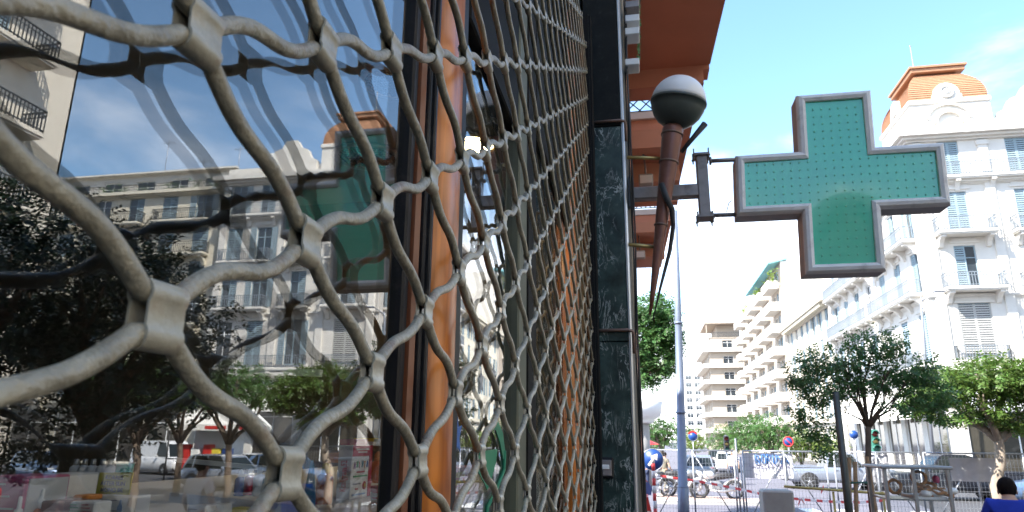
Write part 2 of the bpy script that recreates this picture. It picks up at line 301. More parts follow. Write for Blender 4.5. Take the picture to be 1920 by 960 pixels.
# ------------------------------------------------------------------ mesh helpers
class MB:
    def __init__(s): s.v = []; s.f = []; s.mi = []; s.sm = []
    def add(s, vs, fs, mi=0, smooth=False):
        o = len(s.v); s.v += [tuple(map(float, p)) for p in vs]
        for f in fs: s.f.append(tuple(i+o for i in f)); s.mi.append(mi); s.sm.append(smooth)
        return s
    def box(s, c, d, mi=0, rz=0.0, R=None, bev=0.0):
        hx, hy, hz = d[0]/2, d[1]/2, d[2]/2
        if bev > 0:
            b = min(bev, hx*.9, hy*.9, hz*.9)
            P = []
            for sx in (-1, 1):
                for sy in (-1, 1):
                    for sz in (-1, 1):
                        P += [(sx*hx, sy*(hy-b), sz*(hz-b)), (sx*(hx-b), sy*hy, sz*(hz-b)), (sx*(hx-b), sy*(hy-b), sz*hz)]
            bm = bmesh.new(); vs = [bm.verts.new(p) for p in P]
            r = bmesh.ops.convex_hull(bm, input=vs)
            bm.normal_update()
            bmesh.ops.dissolve_limit(bm, angle_limit=0.02, verts=bm.verts[:], edges=bm.edges[:])
            bm.verts.index_update()
            V = [v.co[:] for v in bm.verts]; F = [[v.index for v in f.verts] for f in bm.faces]; bm.free()
        else:
            V = [(x, y, z) for x in (-hx, hx) for y in (-hy, hy) for z in (-hz, hz)]
            F = [(0, 1, 3, 2), (4, 6, 7, 5), (0, 4, 5, 1), (2, 3, 7, 6), (0, 2, 6, 4), (1, 5, 7, 3)]
        if R is None: R = Matrix.Rotation(rz, 3, 'Z') if rz else None
        if R is not None: V = [(R @ Vector(p))[:] for p in V]
        return s.add([(p[0]+c[0], p[1]+c[1], p[2]+c[2]) for p in V], F, mi)
    def box2(s, a, b, mi=0, bev=0.0):
        return s.box([(a[i]+b[i])/2 for i in range(3)], [abs(b[i]-a[i]) for i in range(3)], mi, bev=bev)
    def beam(s, a, b, w, h, mi=0):
        a = Vector(a); b = Vector(b); d = b-a
        up = Vector((0, 0, 1)) if abs(d.normalized().z) < .95 else Vector((1, 0, 0))
        x = d.normalized(); y = up.cross(x).normalized(); z = x.cross(y)
        R = Matrix((x, y, z)).transposed()
        return s.box(((a+b)/2)[:], (d.length, w, h), mi, R=R)
    def tube(s, pts, r, n=8, mi=0, caps=True, closed=False):
        P = [Vector(p) for p in pts]; m = len(P)
        rr = r if hasattr(r, '__len__') else [r]*m
        V = []; prev = None
        for i in range(m):
            if closed: t = (P[(i+1) % m]-P[i-1]).normalized()
            else: t = (P[min(i+1, m-1)]-P[max(i-1, 0)]).normalized()
            if prev is None:
                a = Vector((0, 0, 1)) if abs(t.z) < .9 else Vector((1, 0, 0))
                u = a.cross(t).normalized()
            else:
                u = (prev - t*prev.dot(t)); u = u.normalized() if u.length > 1e-6 else prev
            prev = u; w = t.cross(u)
            for k in range(n):
                an = 2*PI*k/n
                V.append((P[i]+(u*math.cos(an)+w*math.sin(an))*rr[i])[:])
        F = []
        for i in range(m if closed else m-1):
            for k in range(n):
                a = i*n+k; b = i*n+(k+1) % n; c = ((i+1) % m)*n+(k+1) % n; d = ((i+1) % m)*n+k
                F.append((a, b, c, d))
        s.add(V, F, mi, True)
        if caps and not closed:
            o = len(s.v)-len(V)
            s.f.append(tuple(o+k for k in reversed(range(n)))); s.mi.append(mi); s.sm.append(False)
            s.f.append(tuple(o+(m-1)*n+k for k in range(n))); s.mi.append(mi); s.sm.append(False)
        return s
    def lathe(s, prof, c=(0, 0, 0), axis=(0, 0, 1), n=16, mi=0, smooth=True, caps=True):
        ax = Vector(axis).normalized(); a = Vector((1, 0, 0)) if abs(ax.x) < .9 else Vector((0, 1, 0))
        u = (a-ax*a.dot(ax)).normalized(); w = ax.cross(u); C = Vector(c); V = []
        for (r, h) in prof:
            for k in range(n):
                an = 2*PI*k/n; V.append((C+ax*h+(u*math.cos(an)+w*math.sin(an))*r)[:])
        F = [(i*n+k, i*n+(k+1) % n, (i+1)*n+(k+1) % n, (i+1)*n+k) for i in range(len(prof)-1) for k in range(n)]
        if caps: F += [tuple(reversed(range(n))), tuple((len(prof)-1)*n+k for k in range(n))]
        return s.add(V, F, mi, smooth)
    def prism(s, poly, fn, h0, h1, mi=0, smooth=False):
        """poly: 2-D outline (counter-clockwise); fn(u, v, h) -> xyz"""
        n = len(poly)
        V = [fn(p[0], p[1], h0) for p in poly]+[fn(p[0], p[1], h1) for p in poly]
        F = [tuple(reversed(range(n))), tuple(range(n, 2*n))]
        s.add(V, F, mi, False); o = len(s.v)-2*n
        for i in range(n):
            j = (i+1) % n; s.f.append((o+i, o+j, o+n+j, o+n+i)); s.mi.append(mi); s.sm.append(smooth)
        return s
    def ball(s, c, r, n=10, m=7, mi=0):
        rx, ry, rz = r if hasattr(r, '__len__') else (r, r, r)
        V = []
        for i in range(m+1):
            th = PI*i/m
            for k in range(n): V.append((c[0]+rx*math.sin(th)*math.cos(2*PI*k/n), c[1]+ry*math.sin(th)*math.sin(2*PI*k/n), c[2]-rz*math.cos(th)))
        F = [(i*n+k, i*n+(k+1) % n, (i+1)*n+(k+1) % n, (i+1)*n+k) for i in range(m) for k in range(n)]
        return s.add(V, F, mi, True)
    def mesh(s, name, mats):
        me = bpy.data.meshes.new(name); me.from_pydata(s.v, [], s.f)
        if not isinstance(mats, (list, tuple)): mats = [mats]
        for m in mats: me.materials.append(MATS[m])
        me.polygons.foreach_set('material_index', s.mi); me.polygons.foreach_set('use_smooth', s.sm)
        me.update()
        return me
    def build(s, name, mats, parent=None, local=False):
        if parent is not None and not local:
            p = parent; off = Vector((0, 0, 0))
            while p is not None: off += p.location; p = p.parent
            s.v = [(a-off.x, b-off.y, c-off.z) for a, b, c in s.v]
        o = bpy.data.objects.new(name, s.mesh(name, mats)); COL.objects.link(o)
        if parent is not None: o.parent = parent
        return o
def inst(name, me, parent=None, loc=(0, 0, 0), rz=0.0, world=True):
    o = bpy.data.objects.new(name, me); COL.objects.link(o)
    if parent is not None:
        o.parent = parent
        if world:
            p = parent; off = Vector((0, 0, 0))
            while p is not None: off += p.location; p = p.parent
            loc = Vector(loc)-off
    o.location = loc; o.rotation_euler = (0, 0, rz)
    return o
def tag(o, label=None, cat=None, group=None, kind=None):
    if label: o['label'] = label
    if cat: o['category'] = cat
    if group: o['group'] = group
    if kind: o['kind'] = kind
    return o
def thing(name, label, cat, loc=(0, 0, 0), rz=0.0, group=None):
    o = bpy.data.objects.new(name, None); COL.objects.link(o); o.location = loc; o.rotation_euler = (0, 0, rz); o.empty_display_size = 0.2
    return tag(o, label, cat, group)
def copy_tree(o, parent=None):
    c = o.copy(); COL.objects.link(c); c.parent = parent
    for ch in list(o.children): copy_tree(ch, c)
    return c
def text_mesh(body, size, extr=0.0005, align='LEFT', bold=False, sx=1.0):
    cu = bpy.data.curves.new('lettering', 'FONT'); cu.body = body; cu.size = size; cu.extrude = extr; cu.align_x = align; cu.resolution_u = 3
    if bold: cu.offset = size*0.012
    to = bpy.data.objects.new('lettering', cu); COL.objects.link(to)
    dg = bpy.context.evaluated_depsgraph_get(); dg.update()
    me = bpy.data.meshes.new_from_object(to.evaluated_get(dg), depsgraph=dg)
    V = [(v.co.x*sx, v.co.y, v.co.z) for v in me.vertices]; F = [tuple(p.vertices) for p in me.polygons]
    bpy.data.objects.remove(to); bpy.data.curves.remove(cu); bpy.data.meshes.remove(me)
    return V, F
def put_text(mb, body, size, org, ex, ey, mi=0, align='LEFT', bold=False, sx=1.0, off=0.0012):
    """letters drawn in the plane org + ex*u + ey*v"""
    V, F = text_mesh(body, size, 0.0004, align, bold, sx)
    ex = Vector(ex).normalized(); ey = Vector(ey).normalized(); n = ex.cross(ey); O = Vector(org)+n*off
    mb.add([(O+ex*p[0]+ey*p[1]+n*p[2])[:] for p in V], F, mi)

# ------------------------------------------------------------------ ground
g = MB()
g.add([(-900, -900, -0.12), (900, -900, -0.12), (900, 1800, -0.12), (-900, 1800, -0.12)], [(0, 1, 2, 3)])
tag(g.build('ground', 'asphalt'), 'lavender grey asphalt street and ground stretching past the crossing', 'ground', kind='structure')
p = MB(); p.box2((-0.2, -14, -0.3), (4.6, 18.6, 0.0)); p.box2((4.6, -14, -0.3), (4.75, 18.75, 0.01), 1); p.box2((-0.2, 18.6, -0.3), (4.6, 18.75, 0.01), 1)
tag(p.build('pavement', ['paving', 'kerb']), 'grey paved pavement in front of the pharmacy', 'pavement', kind='structure')
p = MB(); p.box2((18.0, 47.6, -0.3), (64, 50, 0.02)); p.box2((17.2, 50, -0.3), (19.5, 140, 0.021)); p.box2((17.05, 47.45, -0.3), (18.0, 50, 0.018), 1)
tag(p.build('pavement', ['paving', 'kerb']), 'pale pavement round the foot of the white corner building', 'pavement', kind='structure')
p = MB(); p.add([(4.76, -30, -0.116), (24.1, -30, -0.116), (24.1, 19.2, -0.116), (4.76, 19.2, -0.116)], [(0, 1, 2, 3)])
p.add([(9.6, 19.21, -0.116), (48, 19.21, -0.116), (48, 47.4, -0.116), (13.2, 47.4, -0.116), (9.6, 27, -0.116)], [(0, 1, 2, 3, 4)])
tag(p.build('road', 'asphalt_shaded'), 'dark newer asphalt of the road in front of the pharmacy', 'road', kind='structure')  # not newer asphalt: dark sheets standing in for the shaded mirrored street
# traffic island with brick surface where the bikes stand
p = MB(); p.prism([(0.4, 27.2), (4.6, 27.6), (4.9, 28.3), (4.4, 29.2), (0.4, 31.0)], lambda u, v, h: (u, v, h), -0.2, 0.0)
p.prism([(0.55, 27.45), (4.45, 27.8), (4.65, 28.3), (4.25, 29.0), (0.55, 30.6)], lambda u, v, h: (u, v, h), -0.01, 0.012, 1)
tag(p.build('pavement', ['kerb', 'median_brick']), 'brick topped traffic island under the parked two-wheelers', 'pavement', kind='structure')
p = MB()
for k in range(7): p.box2((5.2+k*1.2, 24.0, -0.13), (5.75+k*1.2, 26.8, -0.116))
for k in range(12): p.box2((11.0, 50+k*6.0, -0.13), (11.14, 53+k*6.0, -0.116))
p.box2((0.3, 23.2, -0.13), (18, 23.45, -0.1162))
tag(p.build('road_marking', 'white_paint'), 'worn white painted crossing and lane marks on the asphalt', 'road marking', kind='structure')

# ------------------------------------------------------------------ the pharmacy building
GX = -0.297                                            # glass plane
ph = thing('pharmacy_building', 'dark pharmacy shopfront with wood framed glass behind the grille', 'building', (-0.3, 1.0, 0))
m = MB(); m.box2((-12, -9, 4.25), (-0.30, 3.30, 18.0)); m.box2((-12, -9, -0.2), (-0.30, -1.6, 4.25)); m.box2((-0.305, -1.6, -0.2), (-0.20, 3.30, 0.42))
m.box2((-12, 3.30, -0.2), (-0.26, 4.05, 18.0))
m.build('wall', 'beige_wall', ph)
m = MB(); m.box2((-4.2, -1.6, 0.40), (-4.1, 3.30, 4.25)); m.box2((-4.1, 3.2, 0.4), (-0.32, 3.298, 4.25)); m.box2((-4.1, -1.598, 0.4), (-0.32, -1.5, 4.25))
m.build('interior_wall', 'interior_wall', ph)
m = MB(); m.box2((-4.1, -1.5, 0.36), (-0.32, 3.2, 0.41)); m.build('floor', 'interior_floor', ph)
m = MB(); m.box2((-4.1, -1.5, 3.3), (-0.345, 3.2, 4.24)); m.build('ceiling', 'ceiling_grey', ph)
# panes: two reflecting faces a few millimetres apart
def pane(y0, y1, z0=0.45, z1=4.1):
    q = MB()
    for x in (GX+0.0042, GX-0.0042): q.add([(x, y0, z0), (x, y1, z0), (x, y1, z1), (x, y0, z1)], [(0, 1, 2, 3)])
    return q.build('window_pane', 'shop_glass', ph)
pane(-1.5, 0.80); pane(1.04, 1.56); pane(1.864, 2.86); pane(3.06, 3.22)
# the wooden post between the first two panes
YY = lambda px, x: float(atx(px, 480, x)[1])
m = MB(); m.box2((-0.303, YY(757, -.285), 0.42), (-0.283, YY(774, -.280)-.001, 4.25), bev=.003); m.build('glazing_bead', 'dark_metal', ph)
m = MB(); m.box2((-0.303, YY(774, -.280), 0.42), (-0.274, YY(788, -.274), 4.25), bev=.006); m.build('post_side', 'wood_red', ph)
ya, yb = YY(788, -.274)+.001, YY(809, -.270)
m = MB()
for k in range(3): m.box2((-0.303, ya+(yb-ya)*k/3, 0.42), (-0.270+(k % 2)*0.005, ya+(yb-ya)*(k+.93)/3, 4.25), bev=.002)
m.build('ribbed_strip', 'dark_metal', ph)
ya, yb = yb+.001, YY(852, -.268); yc, yr_ = (ya+yb)/2, (yb-ya)/2
m = MB(); n = 14; pr = [(-0.303, ya)]+[(-0.278+0.026*math.sin(PI*k/n), yc-yr_*math.cos(PI*k/n)) for k in range(n+1)]+[(-0.303, yb)]
m.prism(pr, lambda u, v, h: (u, v, h), 0.42, 4.25, smooth=True); m.build('post', 'wood_orange', ph)
yc = YY(872, -.278)
m = MB(); m.box2((-0.303, yb+.001, 0.42), (-0.272, (yb+yc)/2, 4.25), bev=.004); m.box2((-0.303, (yb+yc)/2+.001, 0.42), (-0.282, yc, 4.25), bev=.004); m.build('glazing_bead', 'dark_metal', ph)
# the door bay: grey-green stile, dark leaf, then more glass and a second wooden post
m = MB(); m.box2((-0.335, 1.555, 0.42), (-0.275, 1.665, 4.25), bev=.004); m.build('door_stile', 'grey_green_metal', ph)
m = MB(); m.box2((-0.34, 1.668, 0.42), (-0.280, 1.862, 4.25), bev=.004)
for z in (0.9, 1.9, 2.9): m.box2((-0.282, 1.70, z), (-0.2765, 1.83, z+0.86), bev=.003)
m.build('door', 'black_paint', ph)
m = MB(); n = 10; pr = [(-0.34, 2.86)]+[(-0.288+0.03*math.sin(PI*k/n), 2.96-0.095*math.cos(PI*k/n)) for k in range(n+1)]+[(-0.34, 3.06)]
m.prism(pr, lambda u, v, h: (u, v, h), 0.42, 4.25, smooth=True); m.build('post', 'wood_orange', ph)
for ya, yb, zz in ((1.06, 1.554, 2.84), (1.866, 2.858, 3.0)):  # dark panels standing in for the dim reflections in the upper panes
    m = MB(); m.box2((-0.335, ya, zz), (-0.279, yb, 4.25), bev=.004); m.build('reflection_panel', 'black_paint', ph)
# marble pier
pil = thing('marble_pier', 'dark green marble pier with white veins beside the grille', 'pier', (-0.13, 3.3, 0))
YP = 3.3
xl = -0.238; xr = -0.0535
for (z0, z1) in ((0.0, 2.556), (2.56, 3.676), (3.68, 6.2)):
    q = MB(); q.box2((xl, YP, z0), (xr, YP+0.75, z1), bev=.003); q.build('marble_slab', 'marble' if z0 < 3.5 else 'marble_shaded', pil)
m = MB(); m.box2((xr+0.0005, YP-0.002, 0), (xr+0.011, YP+0.752, 6.2), bev=.002); m.build('corner_strip', 'aluminium', pil)
for z in (2.61, 3.70):
    q = MB(); x1 = xr+0.02
    q.tube([(xl+0.01, YP-0.014, z), (x1-0.02, YP-0.014, z), (x1, YP-0.010, z-0.004), (x1+.004, YP+0.0, z-0.02), (x1+.004, YP+0.0, z-0.11)], 0.0085, 8); q.build('pipe', 'rust_pipe', pil)
bp = thing('bell_plate', 'small square metal doorbell plate on the marble pier', 'bell plate', tuple(aty(1134, 877, YP-0.02)))
c = aty(1134, 877, YP-0.012)
m = MB(); m.box(c, (0.082, 0.016, 0.092), bev=.006); m.build('plate', 'dark_metal', bp)
m = MB(); m.box((c[0], c[1]-0.0105, c[2]), (0.062, 0.006, 0.070), bev=.003); m.build('frame', 'galv_rust', bp)
m = MB(); m.box((c[0], c[1]-0.0155, c[2]+.004), (0.042, 0.005, 0.020), bev=.002); m.build('name_card', 'paper', bp)
# wall strip and cables right behind the pier
wl = thing('wall_end', 'narrow beige wall end with cables just past the marble pier', 'wall', (-0.1, 4.1, 0))
m = MB(); m.box2((-0.26, 4.06, 0), (-0.022, 4.5, 5.9), bev=.004); m.build('wall_face', 'beige_wall', wl)
m = MB()
for k in range(4):
    x0 = -0.020+0.004*k
    pts = [(x0+0.006*math.sin(i*1.3+k*2), 4.03-0.02*k+0.01*math.sin(i*0.9+k), 1.2+i*0.35) for i in range(14)]
    m.tube(pts, 0.0055, 6)
m.build('cable', 'cable', wl)
for (px, py, hh) in ((1187, 17, .05), (1187, 43, .05), (1187, 67, .05), (1187, 124, .045)):
    c = aty(px, py, 4.0); q = MB(); q.box((c[0]-0.005, c[1], c[2]), (0.09, 0.12, hh), bev=.004); q.build('cable_clamp', 'white_paint' if py > 30 else 'galv_rust', wl)

# ------------------------------------------------------------------ the rolling grille
GRX = -0.22; PP = 0.26554; QQ = 0.14996/2; Y0 = 0.27897; Z0 = 2.1+0.20377
SEP = 0.0190; RR = 0.0051; CL = 0.0125
gr = thing('rolling_grille', 'weathered green grey lattice grille of wavy rods before the shop window', 'grille', (GRX, 1.2, 0.3))
def rod_profile(t):
    """0..1 from valley to peak: level in the collars, a slack S between them"""
    c = CL*0.95/(PP/2)
    if t < c: return 0.0
    if t > 1-c: return 1.0
    s = (t-c)/(1-2*c)
    e = s*s*(3-2*s); return s+0.52/(2*PI)*math.sin(2*PI*s)
YA, YB = -0.75, 3.24
def rod_mesh(phase, seed, fine):
    r = random.Random(seed); pts = []
    k0 = math.floor((YA-Y0)/(PP/2)); k1 = math.ceil((YB-Y0)/(PP/2))
    amp = [r.uniform(-1, 1) for _ in range(400)]
    for k in range(k0, k1):
        yb = Y0+k*PP/2; mid = yb+PP/4
        n = 30 if mid < 0.75 and fine else (20 if mid < 1.5 else 12)
        for i in range(n):
            t = i/n; y = yb+t*PP/2
            up = (k+phase) % 2 == 0
            h = rod_profile(t if up else 1-t)
            z = SEP/2+h*(QQ-SEP)
            wob = 0.0016*amp[k % 300]*math.sin(2*PI*t)
            wob2 = 0.0012*amp[(k*3+7) % 300]*math.sin(PI*t)
            if YA <= y <= YB: pts.append((wob2, y, z+wob))
    q = MB(); q.tube(pts, RR, 12 if fine else 8)
    return q.mesh('rod', 'grille_paint')
J0, J1 = -25, 24
rods = {}
for ph_ in (0, 1):
    for vnt in range(3): rods[(ph_, vnt)] = rod_mesh(ph_, 10*ph_+vnt, True)
for j in range(J0, J1):
    inst('rod', rods[(j % 2, random.randrange(3))], gr, (GRX, 0, Z0+j*QQ))
# collars: an eight-shaped sleeve round two rods
def collar_mesh(n=10, name='collar'):
    R = RR+0.0019; q = MB(); out = []; inn = []
    s = SEP/2
    def eight(R, waist):
        o = []
        a0 = math.radians(52)
        for k in range(2*n+1):
            a = -PI/2+a0+(2*PI-2*a0)*k/(2*n); o.append((R*math.cos(a), s+R*math.sin(a)))
        for k in range(2*n+1):
            a = PI/2+a0+(2*PI-2*a0)*k/(2*n); o.append((R*math.cos(a), -s+R*math.sin(a)))
        return o
    O = eight(R, 0); I = eight(R-0.0016, 0); m_ = len(O)
    V = []
    for (y, bul) in ((-CL, 0.0), (-CL*.75, .0004), (CL*.75, .0004), (CL, 0.0)):
        for p in O: V.append((p[0]*(1+bul/R), y, p[1]))
    F = [(i*m_+k, i*m_+(k+1) % m_, (i+1)*m_+(k+1) % m_, (i+1)*m_+k) for i in range(3) for k in range(m_)]
    q.add(V, F, 0, True)
    for sgn, row in ((-1, 0), (1, 3)):
        V = [(p[0], sgn*CL, p[1]) for p in O]+[(p[0], sgn*CL, p[1]) for p in I]+[(p[0], sgn*CL*.35, p[1]) for p in I]
        F = [(k, (k+1) % m_, m_+(k+1) % m_, m_+k) for k in range(m_)]+[(m_+k, m_+(k+1) % m_, 2*m_+(k+1) % m_, 2*m_+k) for k in range(m_)]
        if sgn > 0: F = [tuple(reversed(f)) for f in F]
        q.add(V, F, 0, False)
    return q
cm = collar_mesh(8).mesh('collar', 'collar_paint')
spots = []
for j in range(J0, J1+1):
    off = 0 if j % 2 == 0 else 1
    for k in range(-8, 26):
        if (k % 2) != off: continue
        y = Y0+k*PP/2
        if y < YA+0.02 or y > YB-0.01: continue
        z = Z0+j*QQ
        v = np.array([GRX, y, z])-EYE; zc = v@CF
        inside = zc > 0.05 and abs(960+CAMP[3]*(v@CR)/zc-960) < 1010 and abs(CAMP[3]*(v@CU)/zc) < 530
        spots.append((0 if inside else 1, float(np.linalg.norm(v)), y, z))
spots.sort()
for (_, _, y, z) in spots[:300]:
    o = inst('collar', cm, gr, (GRX, y, z))
    o.rotation_euler = (random.uniform(-.06, .06), random.uniform(-.05, .05), random.uniform(-.03, .03))
rest = MB(); base = collar_mesh(4)
for (_, _, y, z) in spots[300:]:
    rest.add([(a+GRX, b+y, c_+z) for a, b, c_ in base.v], base.f, 0, True)
tag(rest.build('collar', 'collar_paint', gr), kind='stuff')
m = MB(); m.box2((-0.255, 3.225, 0.3), (-0.19, 3.297, 4.3), bev=.004); m.box2((-0.236, 3.205, 0.3), (-0.204, 3.228, 4.3)); m.build('guide_rail', 'black_paint', gr)
m = MB(); m.box2((-0.245, -0.8, 0.37), (-0.195, 3.22, 0.43), bev=.004); m.build('bottom_rail', 'dark_metal', gr)

# ------------------------------------------------------------------ the green pharmacy cross on its bracket
YC = 4.0
cr = thing('pharmacy_cross', 'big green pharmacy cross sign in a grey metal frame, unlit', 'sign', (1.17, YC, 3.57))
def crossP(u, v): return (1.172+0.045*v+u, 3.575+v)          # the sign hangs slightly out of true
HW, HH, AW, AH = 0.572, 0.553, 0.210, 0.188
def cross_outline(d):                                    # d: inset
    a, b, w, h = AW-d, AH-d, HW-d, HH-d
    return [(-a, h), (-a, b), (-w, b), (-w, -b), (-a, -b), (-a, -h), (a, -h), (a, -b), (w, -b), (w, b), (a, b), (a, h)]
fn = lambda u, v, hh: (crossP(u, v)[0], YC+hh, crossP(u, v)[1])
def ring(mb, prof, mi):
    rows = [[fn(u, v, hh) for u, v in cross_outline(d)] for d, hh in prof]
    V = [p for r_ in rows for p in r_]; n = 12
    F = [(i*n+k, i*n+(k+1) % n, (i+1)*n+(k+1) % n, (i+1)*n+k) for i in range(len(rows)-1) for k in range(n)]
    mb.add(V, F, mi, False)
m = MB(); ring(m, [(0.050, 0.014), (0.048, -0.006), (0.030, -0.016), (0.012, -0.010), (0.0, 0.010), (0.0, 0.03)], 0); m.build('frame', 'cross_frame', cr)
m = MB(); ring(m, [(0.001, 0.0305), (0.001, 0.155), (0.012, 0.165)], 0)
V = [fn(u, v, 0.165) for u, v in cross_outline(0.012)]; m.add(V, [tuple(range(12))]); m.build('case', 'cross_side', cr)
# the face bulges a little, so it is a fine grid of quads
m = MB(); d = 0.047; st = 0.03
def inside(u, v): return (abs(u) <= AW-d and abs(v) <= HH-d) or (abs(u) <= HW-d and abs(v) <= AH-d)
us = sorted(set([round(x, 4) for x in list(np.linspace(-(HW-d), -(AW-d), 12))+list(np.linspace(-(AW-d), AW-d, 13))+list(np.linspace(AW-d, HW-d, 12))]))
vs = sorted(set([round(x, 4) for x in list(np.linspace(-(HH-d), -(AH-d), 12))+list(np.linspace(-(AH-d), AH-d, 11))+list(np.linspace(AH-d, HH-d, 12))]))
def bulge(u, v): return 0.010-0.010*math.exp(-(u*u+v*v)/0.13)-0.003*math.sin(u*9+1)*math.cos(v*7)
V = []; idx = {}
for i, u in enumerate(us):
    for j_, v in enumerate(vs):
        idx[(i, j_)] = len(V); V.append(fn(u, v, bulge(u, v)))
F = []
for i in range(len(us)-1):
    for j_ in range(len(vs)-1):
        cu_, cv_ = (us[i]+us[i+1])/2, (vs[j_]+vs[j_+1])/2
        if inside(cu_, cv_): F.append((idx[(i, j_)], idx[(i+1, j_)], idx[(i+1, j_+1)], idx[(i, j_+1)]))
m.add(V, F, 0, True); m.build('face', 'cross_green', cr)
m = MB(); sp = 0.0475
for i in range(-12, 13):
    for j_ in range(-12, 13):
        u, v = (i+.5)*sp, (j_+.5)*sp
        if (abs(u) < AW-d-.015 and abs(v) < HH-d-.015) or (abs(u) < HW-d-.015 and abs(v) < AH-d-.015):
            c = fn(u, v, bulge(u, v)-0.0015)
            m.lathe([(0.0048, 0.002), (0.0043, 0.0035), (0.0025, 0.0046), (0.0008, 0.005)], c, (0, -1, 0), 6)
tag(m.build('led', 'led', cr), kind='stuff')

br = thing('sign_bracket', 'rusty steel bracket arm holding the green cross out from the wall', 'bracket', (0.0, 4.1, 3.3))
a0 = aty(1180, 358, 4.08); a1 = aty(1310, 358, 4.08); hh = 0.078
m = MB(); m.box2((-0.03, 4.05, a1[2]-hh/2), (a1[0], 4.12, a1[2]+hh/2), bev=.006); m.build('arm', 'galv_rust', br)
m = MB(); m.box2((-0.035, 4.02, a1[2]-.1), (-0.021, 4.15, a1[2]+.1), bev=.004); m.build('wall_plate', 'galv_rust', br)
t0 = aty(1318, 292, 4.08); t1 = aty(1318, 410, 4.08)
m = MB(); m.box2((a1[0]-0.005, 4.045, t1[2]), (a1[0]+0.060, 4.125, t0[2]), bev=.005); m.build('upright', 'galv_rust', br)
m = MB()
m.box2((a1[0]-.02, 4.03, t0[2]-.012), (a1[0]+.075, 4.14, t0[2]+.004), bev=.002); m.build('clamp_plate', 'galv_rust', br)
m = MB(); m.box2((a1[0]-.02, 4.03, t1[2]-.004), (a1[0]+.075, 4.14, t1[2]+.012), bev=.002); m.build('clamp_plate', 'galv_rust', br)
for (pa, pb) in (((1330, 302), (1388, 299)), ((1332, 404), (1388, 402))):
    A = aty(*pa, 4.085); B = aty(*pb, 4.085)
    q = MB(); q.tube([A, B], 0.013, 10); q.lathe([(0.026, 0), (0.026, 0.012)], A, (1, 0, 0), 6); q.build('rod', 'galv_rust', br)
for (x, z) in ((a1[0]-.018, t0[2]), (a1[0]+.07, t0[2]), (a1[0]-.018, t1[2]), (a1[0]+.07, t1[2])):
    for y in (4.045, 4.125):
        q = MB(); q.tube([(x, y, z-0.035), (x, y, z+0.035)], 0.005, 6); q.lathe([(0.010, -0.014), (0.010, -0.006)], (x, y, z), (0, 0, 1), 6); q.build('bolt', 'galv_rust', br)
q = MB(); A = aty(1362, 398, 4.03); B = aty(1372, 376, 4.03); q.tube([A, (A+B)/2+np.array([.0, 0, .02]), B], 0.003, 5); q.build('wire', 'cable', br)

# ------------------------------------------------------------------ torch-shaped wall lamp
YT = 3.75
gl_c = aty(1272, 192, YT); gr_ = 0.158
lampt = thing('wall_lamp', 'torch shaped brown wall lamp with white globe on dark bowl', 'lamp', tuple(aty(1220, 590, YT)))
top = aty(1262, 238, YT); tip = aty(1219, 590, YT)
axis = Vector(top-tip).normalized()
axg = (Vector(axis)+Vector((0.02, -0.10, 0))).normalized()
m = MB(); m.lathe([(gr_*math.cos(a), gr_*math.sin(a)) for a in [math.radians(x) for x in range(0, 91, 9)]], gl_c, axg, 32); m.build('globe', 'globe_white', lampt)
m = MB(); m.lathe([(0.035, -gr_*1.0), (gr_*.42, -gr_*.93), (gr_*.66, -gr_*.77), (gr_*.84, -gr_*.55), (gr_*.95, -gr_*.3), (gr_*1.0, -0.012), (gr_*1.025, -.012), (gr_*1.025, 0.004), (gr_*.98, .004)], gl_c, axg, 32); m.build('bowl', 'globe_bowl', lampt)
L_ = (Vector(top)-Vector(tip)).length
m = MB(); m.lathe([(0.006, 0), (0.016, L_*.12), (0.028, L_*.35), (0.043, L_*.65), (0.056, L_*.9), (0.060, L_*.985), (0.052, L_)], tip, axis, 20); m.build('stem', 'torch_brown', lampt)
for f_ in (.955, .80, .46):
    rr_ = float(np.interp(f_, [0, .12, .35, .65, .9, 1], [.006, .016, .028, .043, .056, .06])); cc_ = Vector(tip)+axis*L_*f_
    q = MB(); q.lathe([(rr_+.001, -.007), (rr_+.0055, -.005), (rr_+.0055, .005), (rr_+.001, .007)], cc_, axis, 20, caps=False); q.build('ring', 'rust_pipe', lampt)
for (pa, pb) in (((1176, 295), (1244, 297)), ((1176, 458), (1226, 463))):
    q = MB(); A = aty(*pa, YT+.02); B = aty(*pb, YT+.02); q.tube([A, B], 0.011, 8); q.build('wall_rod', 'brass', lampt)
m = MB(); pts = [aty(1240, 345, YT-.05), aty(1250, 372, YT-.065), aty(1260, 392, YT-.045), aty(1262, 425, YT), aty(1256, 470, YT+.01), aty(1238, 540, YT+.01), aty(1224, 600, YT)]
m.tube(pts, [0.018, .018, .016, .013, .012, .008, .003], 6); m.build('strap', 'cable', lampt)
m = MB(); pts = [aty(1278, 285, YT+.06), aty(1300, 258, YT+.06), aty(1322, 232, YT+.06)]; m.tube(pts, [0.012, 0.015, .02], 6); m.build('stay', 'cable', lampt)

